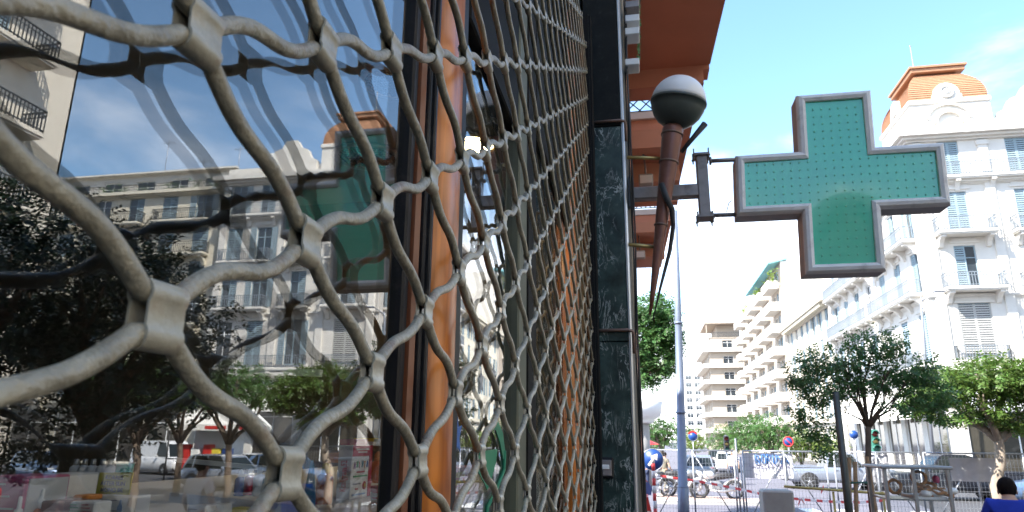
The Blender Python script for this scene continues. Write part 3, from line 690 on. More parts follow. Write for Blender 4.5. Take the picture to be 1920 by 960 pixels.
# ------------------------------------------------------------------ orange building beyond with its balconies overhead
ob = thing('orange_building', 'terracotta orange apartment building with balconies seen from below', 'building', (-1.0, 9.0, 0))
ZS = 4.0                                             # soffit above the eye
def soff(px, py, z=ZS): return atz(px, py, z)
m = MB(); m.box2((-10, 14.605, -0.2), (-0.03, 16.2, 8.6)); m.box2((-10, 4.51, -0.2), (-0.03, 14.6, 11.5)); m.build('wall', 'orange_render', ob)
def edge_x(y): return 1.10-0.032*y
def slab(y0, y1, z, th, x1off=0.0, matn='orange_render', nm='balcony_slab', par=None):
    q = MB(); q.prism([(-0.03, y0), (edge_x(y0)+x1off, y0), (edge_x(y1)+x1off, y1), (-0.03, y1)], lambda u, v, h: (u, v, h), z, z+th); return q.build(nm, matn, par or ob)
def parapet(y0, y1, z, h, par):
    q = MB(); q.prism([(edge_x(y0)-0.10, y0), (edge_x(y0)+0.012, y0), (edge_x(y1)+0.012, y1), (edge_x(y1)-0.10, y1)], lambda u, v, hh: (u, v, hh), z, z+h); return q.build('parapet', 'orange_render', par)
def lattice_rail(y, x0, x1, z0, z1, par):
    q = MB(); r_ = 0.011
    q.tube([(x0, y, z0), (x1, y, z0)], r_, 5); q.tube([(x0, y, z1), (x1, y, z1)], r_*1.4, 5)
    st = 0.17; h = z1-z0; k = x0-h
    while k < x1:
        for sg in (1, -1):
            a, b = (k, k+h); za, zb = (z0, z1) if sg > 0 else (z1, z0)
            A = [a, za]; B = [b, zb]
            if a < x0: A = [x0, za+(zb-za)*(x0-a)/h]
            if b > x1: B = [x1, za+(zb-za)*(x1-a)/h]
            if B[0]-A[0] > 0.02: q.tube([(A[0], y, A[1]), (B[0], y, B[1])], r_*.8, 4)
        k += st
    return q.build('railing', 'iron', par)
Z = EYE[2]+ZS
A = slab(4.4, 7.0, Z, 0.16); parapet(4.4, 7.0, Z+.161, .95, A)
m = MB(); m.prism([(-0.03, 7.001), (edge_x(7)-.08, 7.001), (edge_x(7)-.09, 7.3), (-0.03, 7.3)], lambda u, v, h: (u, v, h), Z-0.22, Z+1.0); m.build('beam', 'orange_render', ob)
m = MB(); m.prism([(edge_x(7)-.078, 7.001), (edge_x(7)-.01, 7.001), (edge_x(7)-.01, 7.25), (edge_x(7)-.078, 7.25)], lambda u, v, h: (u, v, h), Z-0.05, Z+.9); m.build('fascia', 'orange_render', ob)
B = slab(8.55, 11.0, Z, 0.14, -.04); q = MB(); q.box2((-0.03, 8.50, Z+.142), (edge_x(8.5)-.05, 8.56, Z+.24)); q.build('coping', 'white_plaster', B)
lattice_rail(8.53, -0.03, edge_x(8.5)-.07, Z+.26, Z+1.15, B)
m = MB(); m.box2((-0.03, 8.549, Z-.26), (edge_x(8.5)-.30, 8.75, Z-.001)); m.build('beam', 'orange_light', ob)
m = MB(); m.box2((-0.03, 9.7, Z-.30), (edge_x(9.7)-.12, 9.95, Z-.001)); m.build('beam', 'orange_light', ob)
m = MB(); m.box2((-0.03, 10.8, Z-.24), (edge_x(10.8)-.06, 10.999, Z-.001)); m.build('beam', 'orange_render', ob)
Cc = slab(12.6, 16.2, Z, 0.14, -.02); lattice_rail(12.65, -0.03, edge_x(12.6)-.05, Z+.3, Z+1.1, Cc)
q = MB(); q.box2((-0.03, 12.58, Z+.142), (edge_x(12.6)-.05, 12.64, Z+.25)); q.build('coping', 'white_plaster', Cc)
m = MB(); m.box2((-0.03, 12.599, Z-.2), (edge_x(12.6)-.2, 12.8, Z-.001)); m.build('beam', 'orange_light', ob)
m = MB(); m.box2((-0.03, 14.0, Z-.3), (edge_x(14.0)-.08, 14.3, Z-.001)); m.build('beam', 'orange_light', ob)
# floodlights under the soffits
for (px, py, y) in ((1211, 338, 9.3), (1200, 478, 13.2)):
    c = aty(px, py, y); fl = thing('floodlight', ('boxy floodlight under the orange balcony beside the wall lamp' if py < 400 else 'farther small floodlight under the last orange balcony'), 'floodlight', tuple(c))
    q = MB(); q.box(c, (0.20, 0.12, 0.16), bev=.015); q.build('housing', 'grey_concrete', fl)
    q = MB(); q.box((c[0], c[1]-.0635, c[2]-.005), (0.165, 0.008, 0.115)); q.build('lens', 'lamp_clear', fl)
    q = MB(); q.tube([(c[0], c[1], c[2]+.08), (c[0], c[1]+.02, c[2]+.2), (c[0]-.02, c[1]+.02, Z-.01)], 0.014, 6); q.build('stem', 'galv_rust', fl)
# trailing plant in the gap between the building and its first balcony
pl = thing('hanging_plant', 'green plant trailing beside the nearest orange balcony edge', 'plant', tuple(aty(1198, 60, 4.35)))
q = MB()
for k in range(150):
    t = random.random(); c = aty(1198+random.uniform(-2.5, 2), -10+t*125, 4.3+random.uniform(-.05, .05)); s_ = random.uniform(.008, .02)
    n1 = Vector((random.uniform(-1, 1), random.uniform(-1, 1), random.uniform(-1, 1))).normalized(); n2 = n1.orthogonal().normalized()
    c = Vector(c); q.add([(c-n1*s_)[:], (c+n2*s_*.5)[:], (c+n1*s_)[:], (c-n2*s_*.5)[:]], [(0, 1, 2, 3)])
q.build('foliage', 'plant_leaf', pl)
q = MB(); q.tube([aty(1199+math.sin(k*1.7), -12+k*15, 4.32) for k in range(9)], 0.004, 5); q.build('stem', 'bark', pl)

# ------------------------------------------------------------------ building kit
WM = {}
def window_proto(w, h, kind):
    key = (round(w, 2), round(h, 2), kind)
    if key in WM: return WM[key]
    f = MB(); t = 0.07
    f.box2((-w/2, 0.10, 0), (-w/2+t, 0.17, h)); f.box2((w/2-t, 0.10, 0), (w/2, 0.17, h)); f.box2((-w/2+t, 0.10, h-t), (w/2-t, 0.17, h)); f.box2((-w/2+t, 0.10, 0), (w/2-t, 0.17, t))
    f.box2((-0.035, 0.105, t), (0.035, 0.165, h-t))
    f.box2((-w/2+t, 0.115, h*.70), (-0.036, 0.16, h*.70+.05)); f.box2((0.036, 0.115, h*.70), (w/2-t, 0.16, h*.70+.05))
    fm = f.mesh('window', 'shutter' if kind != 'dark' else 'white_paint')
    g = MB(); g.add([(-w/2+t, 0.14, t), (w/2-t, 0.14, t), (w/2-t, 0.14, h-t), (-w/2+t, 0.14, h-t)], [(0, 1, 2, 3)])
    gm = g.mesh('pane', 'pane_dark')
    sh = []
    if kind in ('open', 'half', 'closed'):
        for sg in (-1, 1):
            if kind == 'half' and sg > 0: continue
            s = MB(); lw = w/2-0.03
            nsl = max(6, int(h/0.16))
            if kind == 'open': x0, x1 = (sg*(w/2+0.02), sg*(w/2+0.02+lw*.8)); y = -0.05
            else: x0, x1 = (sg*0.012, sg*(w/2-.02)); y = 0.05
            s.box2((x0, y, 0.03), (x0+sg*.06, y+.04, h-.03)); s.box2((x1-sg*.06, y, 0.03), (x1, y+.04, h-.03))
            for k in range(nsl):
                z = 0.05+(h-.1)*k/nsl; s.box2((x0+sg*.06, y+.01, z), (x1-sg*.06, y+.032, z+(h-.1)/nsl*.62))
            sh.append(s.mesh('shutter', 'shutter' if w < 1.9 else 'shutter_grey'))
    WM[key] = (fm, gm, sh); return WM[key]
RM = {}
def railing_mesh(w, d, h=0.95, kind='bars', col='iron_light'):
    key = (round(w, 2), round(d, 2), kind, col)
    if key in RM: return RM[key]
    q = MB(); t = 0.035
    def run(a, b):
        L = (Vector(b)-Vector(a)).length
        q.beam((a[0], a[1], h), (b[0], b[1], h), .06, .05); q.beam((a[0], a[1], .10), (b[0], b[1], .10), .05, .04); q.beam((a[0], a[1], h*.78), (b[0], b[1], h*.78), .04, .03)
        n = max(2, int(L/0.17))
        for k in range(n+1):
            x = a[0]+(b[0]-a[0])*k/n; y = a[1]+(b[1]-a[1])*k/n
            q.box((x, y, h/2), (t, t, h))
    e = 0.05
    run((-w/2+e, -d+e), (w/2-e, -d+e))
    if d > .3: run((-w/2+e, 0), (-w/2+e, -d+e)); run((w/2-e, -d+e), (w/2-e, 0))
    RM[key] = q.mesh('railing', col); return RM[key]
SM = {}
def slab_mesh(w, d, matn, consoles=True, th=0.20):
    key = (round(w, 2), round(d, 2), matn, consoles)
    if key in SM: return SM[key]
    q = MB(); q.box2((-w/2, -d, -th), (w/2, 0.02, 0), bev=.03); q.box2((-w/2+.06, -d+.06, -th-.07), (w/2-.06, 0.02, -th-.002))
    if consoles:
        n = max(2, int(w/2.2)+1)
        for k in range(n):
            x = -w/2+0.35+(w-.7)*k/(n-1)
            q.prism([(0.0, -th-.071), (-d*.86, -th-.071), (-d*.86, -th-.22), (-d*.55, -th-.28), (-d*.3, -th-.52), (-d*.16, -th-.8), (0.0, -th-.86)], lambda u, v, hh, x=x: (x+hh, u, v), -.15, .15)
    SM[key] = q.mesh('balcony', matn); return SM[key]
class Facade:
    """a wall with openings: runs from P along u(ang); outside is to the right of u"""
    def __init__(s, root, P, ang, W, H, wall, z0=0.0):
        s.root = root; s.P = Vector(P); s.a = ang; s.W = W; s.H = H; s.wall = wall; s.ops = []; s.z0 = z0
        s.u = Vector((math.cos(ang), math.sin(ang), 0)); s.n = Vector((math.sin(ang), -math.cos(ang), 0))
    def pt(s, x, z, out=0.0): return s.P+s.u*x+s.n*out+Vector((0, 0, z))
    def window(s, x, z, w, h, kind='closed'):
        s.ops.append((x-w/2, x+w/2, z, z+h))
        fm, gm, sh = window_proto(w, h, kind)
        o = inst('window', fm, s.root, s.pt(x, z), s.a); inst('pane', gm, o, world=False)
        for q in sh: inst('shutter', q, o, world=False)
        return o
    def shop(s, x0, x1, z0, z1):
        s.ops.append((x0, x1, z0, z1)); w = x1-x0; h = z1-z0
        f = MB()
        for k in range(int(w/2.0)+2):
            x = -w/2+.04+(w-.08)*k/(int(w/2.0)+1); f.box2((x-.04, .12, 0), (x+.04, .2, h))
        f.box2((-w/2, .118, h*.78), (w/2, .198, h*.78+.08))
        o = inst('shop_window', f.mesh('shop_window', 'white_paint'), s.root, s.pt((x0+x1)/2, z0), s.a)
        g = MB(); g.add([(-w/2, .16, 0), (w/2, .16, 0), (w/2, .16, h), (-w/2, .16, h)], [(0, 1, 2, 3)])
        inst('pane', g.mesh('pane', 'shop_dark'), o, world=False)
    def balcony(s, x, z, w, d=0.95, matn=None, consoles=True, rail=True, col='iron_light'):
        o = inst('balcony', slab_mesh(w, d, matn or s.wall, consoles), s.root, s.pt(x, z), s.a)
        if rail: inst('railing', railing_mesh(w, d, col=col), o, world=False)
        return o
    def band(s, z, h, out, name='cornice', x0=None, x1=None, matn=None):
        x0 = -0.0 if x0 is None else x0; x1 = s.W if x1 is None else x1
        q = MB(); w = x1-x0
        q.box2((-w/2-out, -out, h*.45), (w/2+out, 0.03, h)); q.box2((-w/2-out*.6, -out*.6, h*.2), (w/2+out*.6, 0.03, h*.449)); q.box2((-w/2-out*.25, -out*.25, 0), (w/2+out*.25, 0.03, h*.199))
        return inst(name, q.mesh(name, matn or s.wall), s.root, s.pt((x0+x1)/2, z), s.a)
    def pilaster(s, x, z0, z1, w=.6, out=.12):
        q = MB(); q.box2((-w/2, -out, 0), (w/2, 0.02, z1-z0), bev=.02); q.box2((-w/2-.08, -out-.07, z1-z0-.4), (w/2+.08, .02, z1-z0-.1)); q.box2((-w/2-.05, -out-.05, 0), (w/2+.05, .02, .35))
        return inst('pilaster', q.mesh('pilaster', s.wall), s.root, s.pt(x, z0), s.a)
    def moulding(s, x, z, w, h):
        """raised panel over a window"""
        q = MB(); q.box2((-w/2-.1, -.10, 0), (w/2+.1, .02, .14)); q.box2((-w/2, -.05, .141), (w/2, .02, h), bev=.02)
        return inst('lintel', q.mesh('lintel', s.wall), s.root, s.pt(x, z), s.a)
    def build(s, depth=0.3):
        xs = sorted(set([0.0, s.W]+[round(v, 3) for o in s.ops for v in o[:2]])); zs = sorted(set([s.z0, s.H]+[round(v, 3) for o in s.ops for v in o[2:]]))
        q = MB()
        def hole(x, z): return any(o[0]-1e-3 < x < o[1]+1e-3 and o[2]-1e-3 < z < o[3]+1e-3 for o in s.ops)
        for i in range(len(xs)-1):
            for j_ in range(len(zs)-1):
                if not hole((xs[i]+xs[i+1])/2, (zs[j_]+zs[j_+1])/2):
                    q.add([(xs[i], 0, zs[j_]), (xs[i+1], 0, zs[j_]), (xs[i+1], 0, zs[j_+1]), (xs[i], 0, zs[j_+1])], [(0, 1, 2, 3)])
        for (x0, x1, z0, z1) in s.ops:
            q.add([(x0, 0, z0), (x1, 0, z0), (x1, 0, z1), (x0, 0, z1), (x0, depth, z0), (x1, depth, z0), (x1, depth, z1), (x0, depth, z1)],
                  [(0, 4, 5, 1), (1, 5, 6, 2), (2, 6, 7, 3), (3, 7, 4, 0), (4, 7, 6, 5)])
        return inst('wall', q.mesh('wall', s.wall), s.root, s.P, s.a)
kinds_cycle = ['closed', 'half', 'open', 'closed', 'closed', 'half', 'dark', 'open']
R90 = -PI/2

# ------------------------------------------------------------------ white corner building with the tiled mansard
cb = thing('corner_building', 'white ornate corner building with orange tiled mansard roof', 'building', (19.5, 50, 0))
FZ = [7.4, 12.2, 16.1, 20.2]; TOPZ = 23.7
fr = Facade(cb, (19.5, 50, 0), 0.0, 14.5, TOPZ, 'white_plaster')
sd = Facade(cb, (19.5, 75.6, 0), R90, 25.6, TOPZ, 'white_plaster')
bx = [2.55, 6.9, 10.3, 13.0]
for fi, z in enumerate(FZ):
    for bi, x in enumerate(bx):
        w = 2.0 if (fi == 0 and bi == 0) else 1.35
        h = [3.55, 2.9, 2.9, 2.6][fi]
        fr.window(x, z+0.12+(0.15 if fi == 0 else 0), w, h, kinds_cycle[(fi*3+bi*2+(0 if bi else 1)) % 8] if bi else ('closed', 'half', 'closed', 'closed')[fi])
        if fi < 3: fr.moulding(x, z+h+.28, w+.3, .36)
    if fi in (1, 2):
        fr.balcony(2.55, z, 3.7, 1.05); fr.balcony(6.9, z, 2.6, .9); fr.balcony(11.65, z, 4.6, .9)
    if fi == 0: fr.balcony(2.55, z, 3.2, .35, consoles=False); fr.balcony(9.9, z, 8.6, .5)
    if fi == 3: fr.balcony(7.2, z, 14.2, .6)
for x in (0.55, 4.75, 8.7, 14.1): fr.pilaster(x, 7.0, 22.9, .62)
fr.band(6.5, .55, .38); fr.band(11.55, .3, .16); fr.band(19.6, .34, .3); fr.band(22.95, .75, .75)
fr.shop(1.0, 5.4, 0.3, 4.6); fr.shop(6.3, 9.6, 0.3, 4.6); fr.shop(10.4, 13.6, 0.3, 4.6)
fr.build()
sy = [51.9, 55.4, 58.9, 62.4, 65.9, 69.3, 72.8]
for fi, z in enumerate(FZ):
    for bi, y in enumerate(sy):
        h = [3.3, 2.9, 2.9, 2.6][fi]
        sd.window(75.6-y, z+.14, 1.3, h, kinds_cycle[(fi*5+bi*3) % 8])
        if fi < 3: sd.moulding(75.6-y, z+h+.28, 1.6, .34)
    if fi in (1, 2): sd.balcony(75.6-55.6, z+.02, 9.2, 1.0); sd.balcony(75.6-67.6, z+.02, 12.6, .9)
    if fi == 0: sd.balcony(75.6-63, z+.02, 21, .4)
    if fi == 3: sd.balcony(75.6-61.5, z+.02, 22, .55)
for y in (50.6, 60.6, 74.6): sd.pilaster(75.6-y, 7.0, 22.9, .62)
sd.band(6.507, .536, .371); sd.band(11.557, .286, .151); sd.band(19.607, .326, .291); sd.band(22.957, .736, .741)
for k in range(6): sd.shop(1.2+k*4.1, 4.4+k*4.1, 0.3, 5.6)
sd.build()
m = MB(); m.box2((19.52, 50.31, TOPZ-.02), (34, 75.6, TOPZ+.02)); m.box2((19.85, 50.35, TOPZ+.02), (34, 50.8, TOPZ+.95)); m.box2((19.85, 50.81, TOPZ+.02), (20.2, 75.5, TOPZ+.95)); m.box2((33.7, 50.81, 0), (34, 75.6, TOPZ+.9)); m.box2((19.8, 75.3, 0), (33.69, 75.6, TOPZ+.9)); m.box2((20.2, 51.2, 0.0), (33.6, 51.3, TOPZ)); m.box2((20.6, 51.31, 0), (20.7, 75.2, TOPZ))
m.build('parapet', 'white_plaster', cb)
# tower
X0, X1, Y0_, Y1_ = 20.05, 25.35, 50.12, 56.2
m = MB(); m.box2((X0, Y0_, TOPZ+.021), (X1, Y1_, 26.35)); m.box2((X0-.12, Y0_-.12, 25.95), (X1+.12, Y1_+.12, 26.3), bev=.05); m.build('tower', 'white_plaster', cb)
m = MB()
cx = (X0+X1)/2
arc = [(1.05*math.cos(t), 1.0*math.sin(t)) for t in np.linspace(0, PI, 13)]
m.prism([(u, v) for u, v in arc]+[(-0.82*math.cos(t), 0.78*math.sin(t)) for t in np.linspace(0, PI, 13)], lambda u, v, h: (cx+u-.2, Y0_-h, 24.4+v), -.01, .22)
m.prism([(1.5*math.cos(t), 1.2*math.sin(t)) for t in np.linspace(0, PI, 13)]+[(-1.32*math.cos(t), 1.03*math.sin(t)) for t in np.linspace(0, PI, 13)], lambda u, v, h: (cx+u-.2, Y0_-h, 24.75+v), -.01, .16)
m.build('arch', 'white_plaster', cb)
for (ox, oy, ax) in ((cx-.1, Y0_-.18, 0), (X0-.18, (Y0_+Y1_)/2-.5, 1)):
    q = MB()
    pts = [(-1.0, 0)]+[(-1.0+0.0, .5)]+[(-.9*math.cos(t), .5+.95*math.sin(t)) for t in np.linspace(0, PI, 15)]+[(1.0, .5), (1.0, 0)]
    fnx = (lambda u, v, h: (ox+u, oy-h+.2, 26.1+v)) if ax == 0 else (lambda u, v, h: (ox-h+.2, oy-u, 26.1+v))
    q.prism(pts[::-1], fnx, -1.4, .12)
    q.lathe([(.52, 0), (.52, .1), (.36, .12), (.34, .04)], fnx(0, .72, .12), (0, -1, 0) if ax == 0 else (-1, 0, 0), 16)
    o = q.build('dormer', 'white_plaster', cb)
    q = MB(); q.lathe([(.33, .0), (.33, .06)], fnx(0, .72, .12), (0, -1, 0) if ax == 0 else (-1, 0, 0), 16); q.build('oculus', 'white_plaster', o)
# mansard in courses of tiles, bell-shaped
NC = 15; Zb, Zt = 26.36, 29.0
def inset(t): return 0.25+1.25*(t**2.4)
m = MB()
for k in range(NC):
    ta, tb = k/NC, (k+1)/NC; za, zb = Zb+(Zt-Zb)*ta, Zb+(Zt-Zb)*tb; ia, ib = inset(ta)-.05, inset(tb)+.0
    P0 = [(X0-.2+ia, Y0_-.2+ia), (X1+.2-ia, Y0_-.2+ia), (X1+.2-ia, Y1_+.2-ia), (X0-.2+ia, Y1_+.2-ia)]
    P1 = [(X0-.2+ib, Y0_-.2+ib), (X1+.2-ib, Y0_-.2+ib), (X1+.2-ib, Y1_+.2-ib), (X0-.2+ib, Y1_+.2-ib)]
    V = [(x, y, za) for x, y in P0]+[(x, y, zb) for x, y in P1]+[(x, y, za) for x, y in [(X0-.2+ia+.09, Y0_-.2+ia+.09), (X1+.2-ia-.09, Y0_-.2+ia+.09), (X1+.2-ia-.09, Y1_+.2-ia-.09), (X0-.2+ia+.09, Y1_+.2-ia-.09)]]
    m.add(V, [(0, 1, 5, 4)], 0); m.add(V, [(1, 2, 6, 5), (2, 3, 7, 6), (3, 0, 4, 7)], 1 if False else 0); m.add(V, [(1, 0, 8, 9), (2, 1, 9, 10), (3, 2, 10, 11), (0, 3, 11, 8)], 0)
rf = m.build('roof', ['roof_tile'], cb)
m = MB(); ii = inset(1)-.5
m.box2((X0-.2+ii, Y0_-.2+ii, Zt), (X1+.2-ii, Y1_+.2-ii, Zt+.34), bev=.04); m.box2((X0-.2+ii-.12, Y0_-.2+ii-.12, Zt+.341), (X1+.2-ii+.12, Y1_+.2-ii+.12, Zt+.50)); m.build('roof_cap', 'roof_tile', rf)
m = MB(); c = (21.6, 52.2, Zt+.5); m.tube([c, (c[0], c[1], c[2]+.25), (c[0], c[1], c[2]+.3), (c[0], c[1], c[2]+2.45)], [.05, .05, .035, .03], 6); m.ball((c[0], c[1], c[2]+2.5), .07, 8, 6); m.lathe([(.25, 0), (.22, .12), (.12, .2), (.05, .22)], c, n=12); m.build('mast', 'fence_steel', rf)
# gable ornaments and chimneys further along
m = MB(); pts = [(-2.4, 0), (-2.4, .9), (-1.9, 1.1), (-1.5, 1.9), (-.9, 2.1), (-.5, 2.8), (.5, 2.8), (.9, 2.1), (1.5, 1.9), (1.9, 1.1), (2.4, .9), (2.4, 0)]
m.prism(pts[::-1], lambda u, v, h: (28.2+u, 50.25-h, TOPZ+.4+v), -.5, .1); m.build('gable', 'white_plaster', cb)
for k in range(4):
    m = MB(); x = 26.6+k*.62 if k < 2 else 30.6+k*.6; m.box2((x, 55, TOPZ), (x+.42, 55.7, TOPZ+2.2+.3*(k % 2)), bev=.03); m.box2((x-.05, 54.95, TOPZ+1.9), (x+.47, 55.75, TOPZ+2.05)); m.build('chimney', 'white_plaster', cb)
m = MB(); m.prism([(-1.9, 0), (1.9, 0), (0.6, 3.2), (-.4, 3.2)], lambda u, v, h: (31.6+u, 53+h, TOPZ+.3+v), 0, 3.0); m.build('attic', 'white_paint', cb)
def awning(root, F, x, z, w, drop, out, matn='awning_white', nm='awning'):
    q = MB(); q.prism([(0, 0), (-out, -drop), (-out, -drop-.28), (-out+.03, -drop-.28), (-out+.03, -drop-.03), (0, -.06)], lambda u, v, h: (h, u, v), -w/2, w/2)
    return inst(nm, q.mesh(nm, matn), root, F.pt(x, z), F.a)
for k in range(5): awning(cb, sd, 24.0-k*4.1-.9, 5.7, 3.5, 1.7, 1.6)
awning(cb, fr, 3.2, 5.4, 4.6, 1.1, 1.5, 'awning_grey'); awning(cb, fr, 7.95, 5.4, 3.2, 1.1, 1.4, 'awning_white'); awning(cb, fr, 12, 5.4, 3.2, 1.1, 1.4, 'awning_grey')
# drain pipe on the corner
m = MB(); m.tube([(19.45, 50.45, 0), (19.45, 50.45, 12.0)], .06, 6); m.build('drain_pipe', 'iron_light', cb)

# cream neighbour along the square, seen in the glass
ab = thing('apartment_building', 'cream apartment block with roof terraces beside the ornate corner building', 'building', (34, 50, 0))
f2 = Facade(ab, (34.2, 50.6, 0), 0.0, 27.0, 23.0, 'cream_plaster')
for fi in range(6):
    z = 5.2+fi*3.0
    for bi in range(8):
        f2.window(2.0+bi*3.35, z+.1, 1.5, 2.3, kinds_cycle[(fi*3+bi*5) % 8])
    for bi in range(4): f2.balcony(3.7+bi*6.7, z, 5.4, .9, consoles=(fi % 2 == 0), col='iron')
f2.band(4.6, .4, .3); f2.band(22.6, .5, .6)
for k in range(6): f2.shop(1+k*4.3, 4.6+k*4.3, .2, 4.0)
f2.build()
m = MB(); m.box2((34.2, 50.91, 22.9), (61.2, 66, 23.05)); m.box2((34.21, 50.95, 0), (34.5, 66, 22.89)); m.box2((60.9, 50.95, 0), (61.2, 66, 22.89)); m.build('roof', 'cream_plaster', ab)
pent = Facade(ab, (35.5, 53.2, 23.05), 0.0, 22, 2.9, 'white_plaster')
for k in range(6): pent.window(2+k*3.5, .1, 1.9, 2.2, 'dark')
pent.build(); pent.band(2.75, .3, .5)
m = MB(); m.box2((35.5, 53.6, 25.9), (57.5, 62, 26.0)); m.build('roof', 'white_plaster', ab)
inst('railing', railing_mesh(26, .25, col='iron'), ab, (47.5, 51.0, 23.06), 0)
for k in range(9):
    x = 36+k*2.4+random.uniform(-.5, .5); q = MB()
    for i in range(90):
        a = Vector((random.gauss(0, .45), random.gauss(0, .3), abs(random.gauss(.5, .35)))); n1 = Vector((random.uniform(-1, 1), random.uniform(-1, 1), random.uniform(-1, 1))).normalized()*.14; n2 = n1.orthogonal().normalized()*.08; c = Vector((x, 51.8, 23.4))+a
        q.add([(c-n1)[:], (c+n2)[:], (c+n1)[:], (c-n2)[:]], [(0, 1, 2, 3)])
    q.box2((x-.35, 51.6, 23.06), (x+.35, 52.0, 23.5), 1)
    tag(q.build('terrace_plant', ['leaf_green', 'terracotta']), ['first', 'second', 'third', 'fourth', 'fifth', 'sixth', 'seventh', 'eighth', 'ninth'][k]+' potted shrub along the roof terrace, counted from the ornate corner building', 'plant', 'potted shrubs on the roof terrace')
antl = ['short antenna over the left end of the roof terrace', 'antenna standing near the middle of the roof terrace', 'tall antenna at the far left of the roof terrace', 'antenna behind the white attic gable', 'tallest thin antenna between the attic and the tiled mansard', 'stubby antenna at the seam of the two white buildings']
for k, (x, y, z, h) in enumerate(((37, 56, 26, 3.6), (41.5, 57, 26, 3.0), (44.2, 55, 26, 4.4), (30.2, 58, 23.7, 4.5), (27.6, 57, 23.7, 5.0), (33.3, 60, 23.7, 3.5))):
    an = thing('rooftop_antenna', antl[k], 'antenna', (x, y, z), group='antennas on the roofs opposite')
    q = MB(); q.tube([(x, y, z), (x, y, z+h)], .035, 5); q.build('mast', 'fence_steel', an)
    q = MB(); q.tube([(x-.7, y, z+h*.92), (x+.7, y+.1, z+h*.92)], .02, 4)
    for i in range(6): q.tube([(x-.6+i*.24, y-.3, z+h*.92), (x-.6+i*.24, y+.3, z+h*.92)], .014, 4)
    q.build('dipole', 'fence_steel', an)

# neoclassical building with the deep cornice
nb = thing('neoclassical_building', 'low white classical building with deep cornice past the corner building', 'building', (19.6, 76, 0))
f3 = Facade(nb, (19.7, 97, 0), R90, 21.2, 17.0, 'cream_plaster')
for fi in range(4):
    for bi in range(7): f3.window(1.6+bi*3.0, 4.6+fi*3.1, 1.25, 2.3, kinds_cycle[(fi+bi*3) % 8])
f3.band(16.0, 1.0, 1.1); f3.band(4.0, .4, .3)
for k in range(5): f3.shop(.8+k*4.1, 3.8+k*4.1, .2, 3.6)
f3.build()
m = MB(); m.box2((20.01, 75.9, 0), (32, 96.9, 16.9)); m.build('block', 'cream_plaster', nb)
m = MB()
for k in range(40): m.box2((18.75, 76.2+k*.52, 16.05), (19.65, 76.42+k*.52, 16.40))
tag(m.build('dentil', 'cream_plaster', nb), kind='stuff')
# tall modern block with stacked balconies and a teal awning
tb = thing('balcony_block', 'tall white modern block with stacked balconies and teal roof awning', 'building', (19.5, 97, 0))
f4 = Facade(tb, (19.5, 139, 0), R90, 41.8, 26.5, 'brown_plaster')
def deep_balcony(x, z, w, d=1.5):
    q = MB(); q.box2((-w/2, -d, -.22), (w/2, .02, 0)); q.box2((-w/2, -d, .001), (w/2, -d+.1, .98)); q.box2((-w/2, -d+.101, .001), (-w/2+.1, 0.0, .98)); q.box2((w/2-.1, -d+.101, .001), (w/2, 0.0, .98))
    return inst('balcony', q.mesh('balcony', 'white_plaster'), tb, f4.pt(x, z), f4.a)
for fi in range(7):
    z = 4.6+fi*3.1
    for bi in range(5):
        xx = 3.6+bi*8.3; w = 5.6 if bi > 1 else 4.4
        f4.window(xx-1.1, z+.1, 1.7, 2.3, 'dark'); f4.window(xx+1.3, z+.1, 1.4, 2.3, kinds_cycle[(fi+bi) % 8]); deep_balcony(xx, z, w)
f4.build(depth=1.0)
m = MB(); m.box2((20.52, 97.2, 0), (33, 138.9, 26.4)); m.build('block', 'white_plaster', tb)
m = MB(); m.box2((19.5, 97.2, 0), (20.51, 97.35, 26.4)); m.build('end_wall', 'white_plaster', tb)
m = MB(); m.prism([(20.5, 26.9), (17.9, 26.35), (17.9, 26.05), (18.0, 26.05), (20.5, 26.6)], lambda u, v, h: (u, h, v), 97.0, 120.0); m.build('awning', 'teal_canvas', tb)
for k in range(3):
    q = MB()
    for i in range(70):
        c = Vector((18.4+random.gauss(0, .3), 98+k*13+random.gauss(0, 1.3), 25.3-random.random()*1.5)); n1 = Vector((random.uniform(-1, 1), random.uniform(-1, 1), random.uniform(-1, 1))).normalized()*.22; n2 = n1.orthogonal().normalized()*.12
        q.add([(c-n1)[:], (c+n2)[:], (c+n1)[:], (c-n2)[:]], [(0, 1, 2, 3)])
    tag(q.build('balcony_plant', 'leaf_lime'), ['leafy plants at the near end of the top balcony under the teal awning', 'leafy plants in the middle of the top balcony of the tall block', 'leafy plants at the far end of the top balcony of the tall block'][k], 'plant', 'plants on the top balconies of the tall block')
# brown block at the end
wb = thing('brown_block', 'brown and white apartment block with wrap-round balconies down the street', 'building', (14, 143, 0))
f5 = Facade(wb, (13.6, 143, 0), 0.0, 6.4, 22.5, 'brown_plaster'); f6 = Facade(wb, (13.6, 163, 0), R90, 20, 22.5, 'brown_plaster')
for fi in range(6):
    z = 4.0+fi*3.15
    f5.window(3.6, z+.4, 2.0, 1.7, 'dark')
    for bi in range(5): f6.window(2+bi*3.9, z+.1, 2.0, 2.4, 'dark')
    q = MB(); q.box2((12.2, 142.2, z-.25), (20.3, 163, z)); q.box2((12.2, 142.2, z), (20.3, 142.3, z+.55)); q.box2((12.2, 142.31, z), (12.3, 163, z+.55)); q.build('balcony', 'white_plaster', wb)
f5.build(); f6.build()
m = MB(); m.box2((13.95, 143.35, 0), (19.99, 163, 22.3)); m.build('block', 'brown_plaster', wb)
m = MB(); m.box2((13.0, 142.4, 25.2), (20.3, 156, 25.45)); m.box2((13.2, 142.6, 22.5), (13.35, 142.75, 25.19)); m.box2((19.9, 142.6, 22.5), (20.05, 142.75, 25.19)); m.box2((15.5, 145, 22.5), (20, 156, 25.19)); m.build('penthouse', 'brown_plaster', wb)
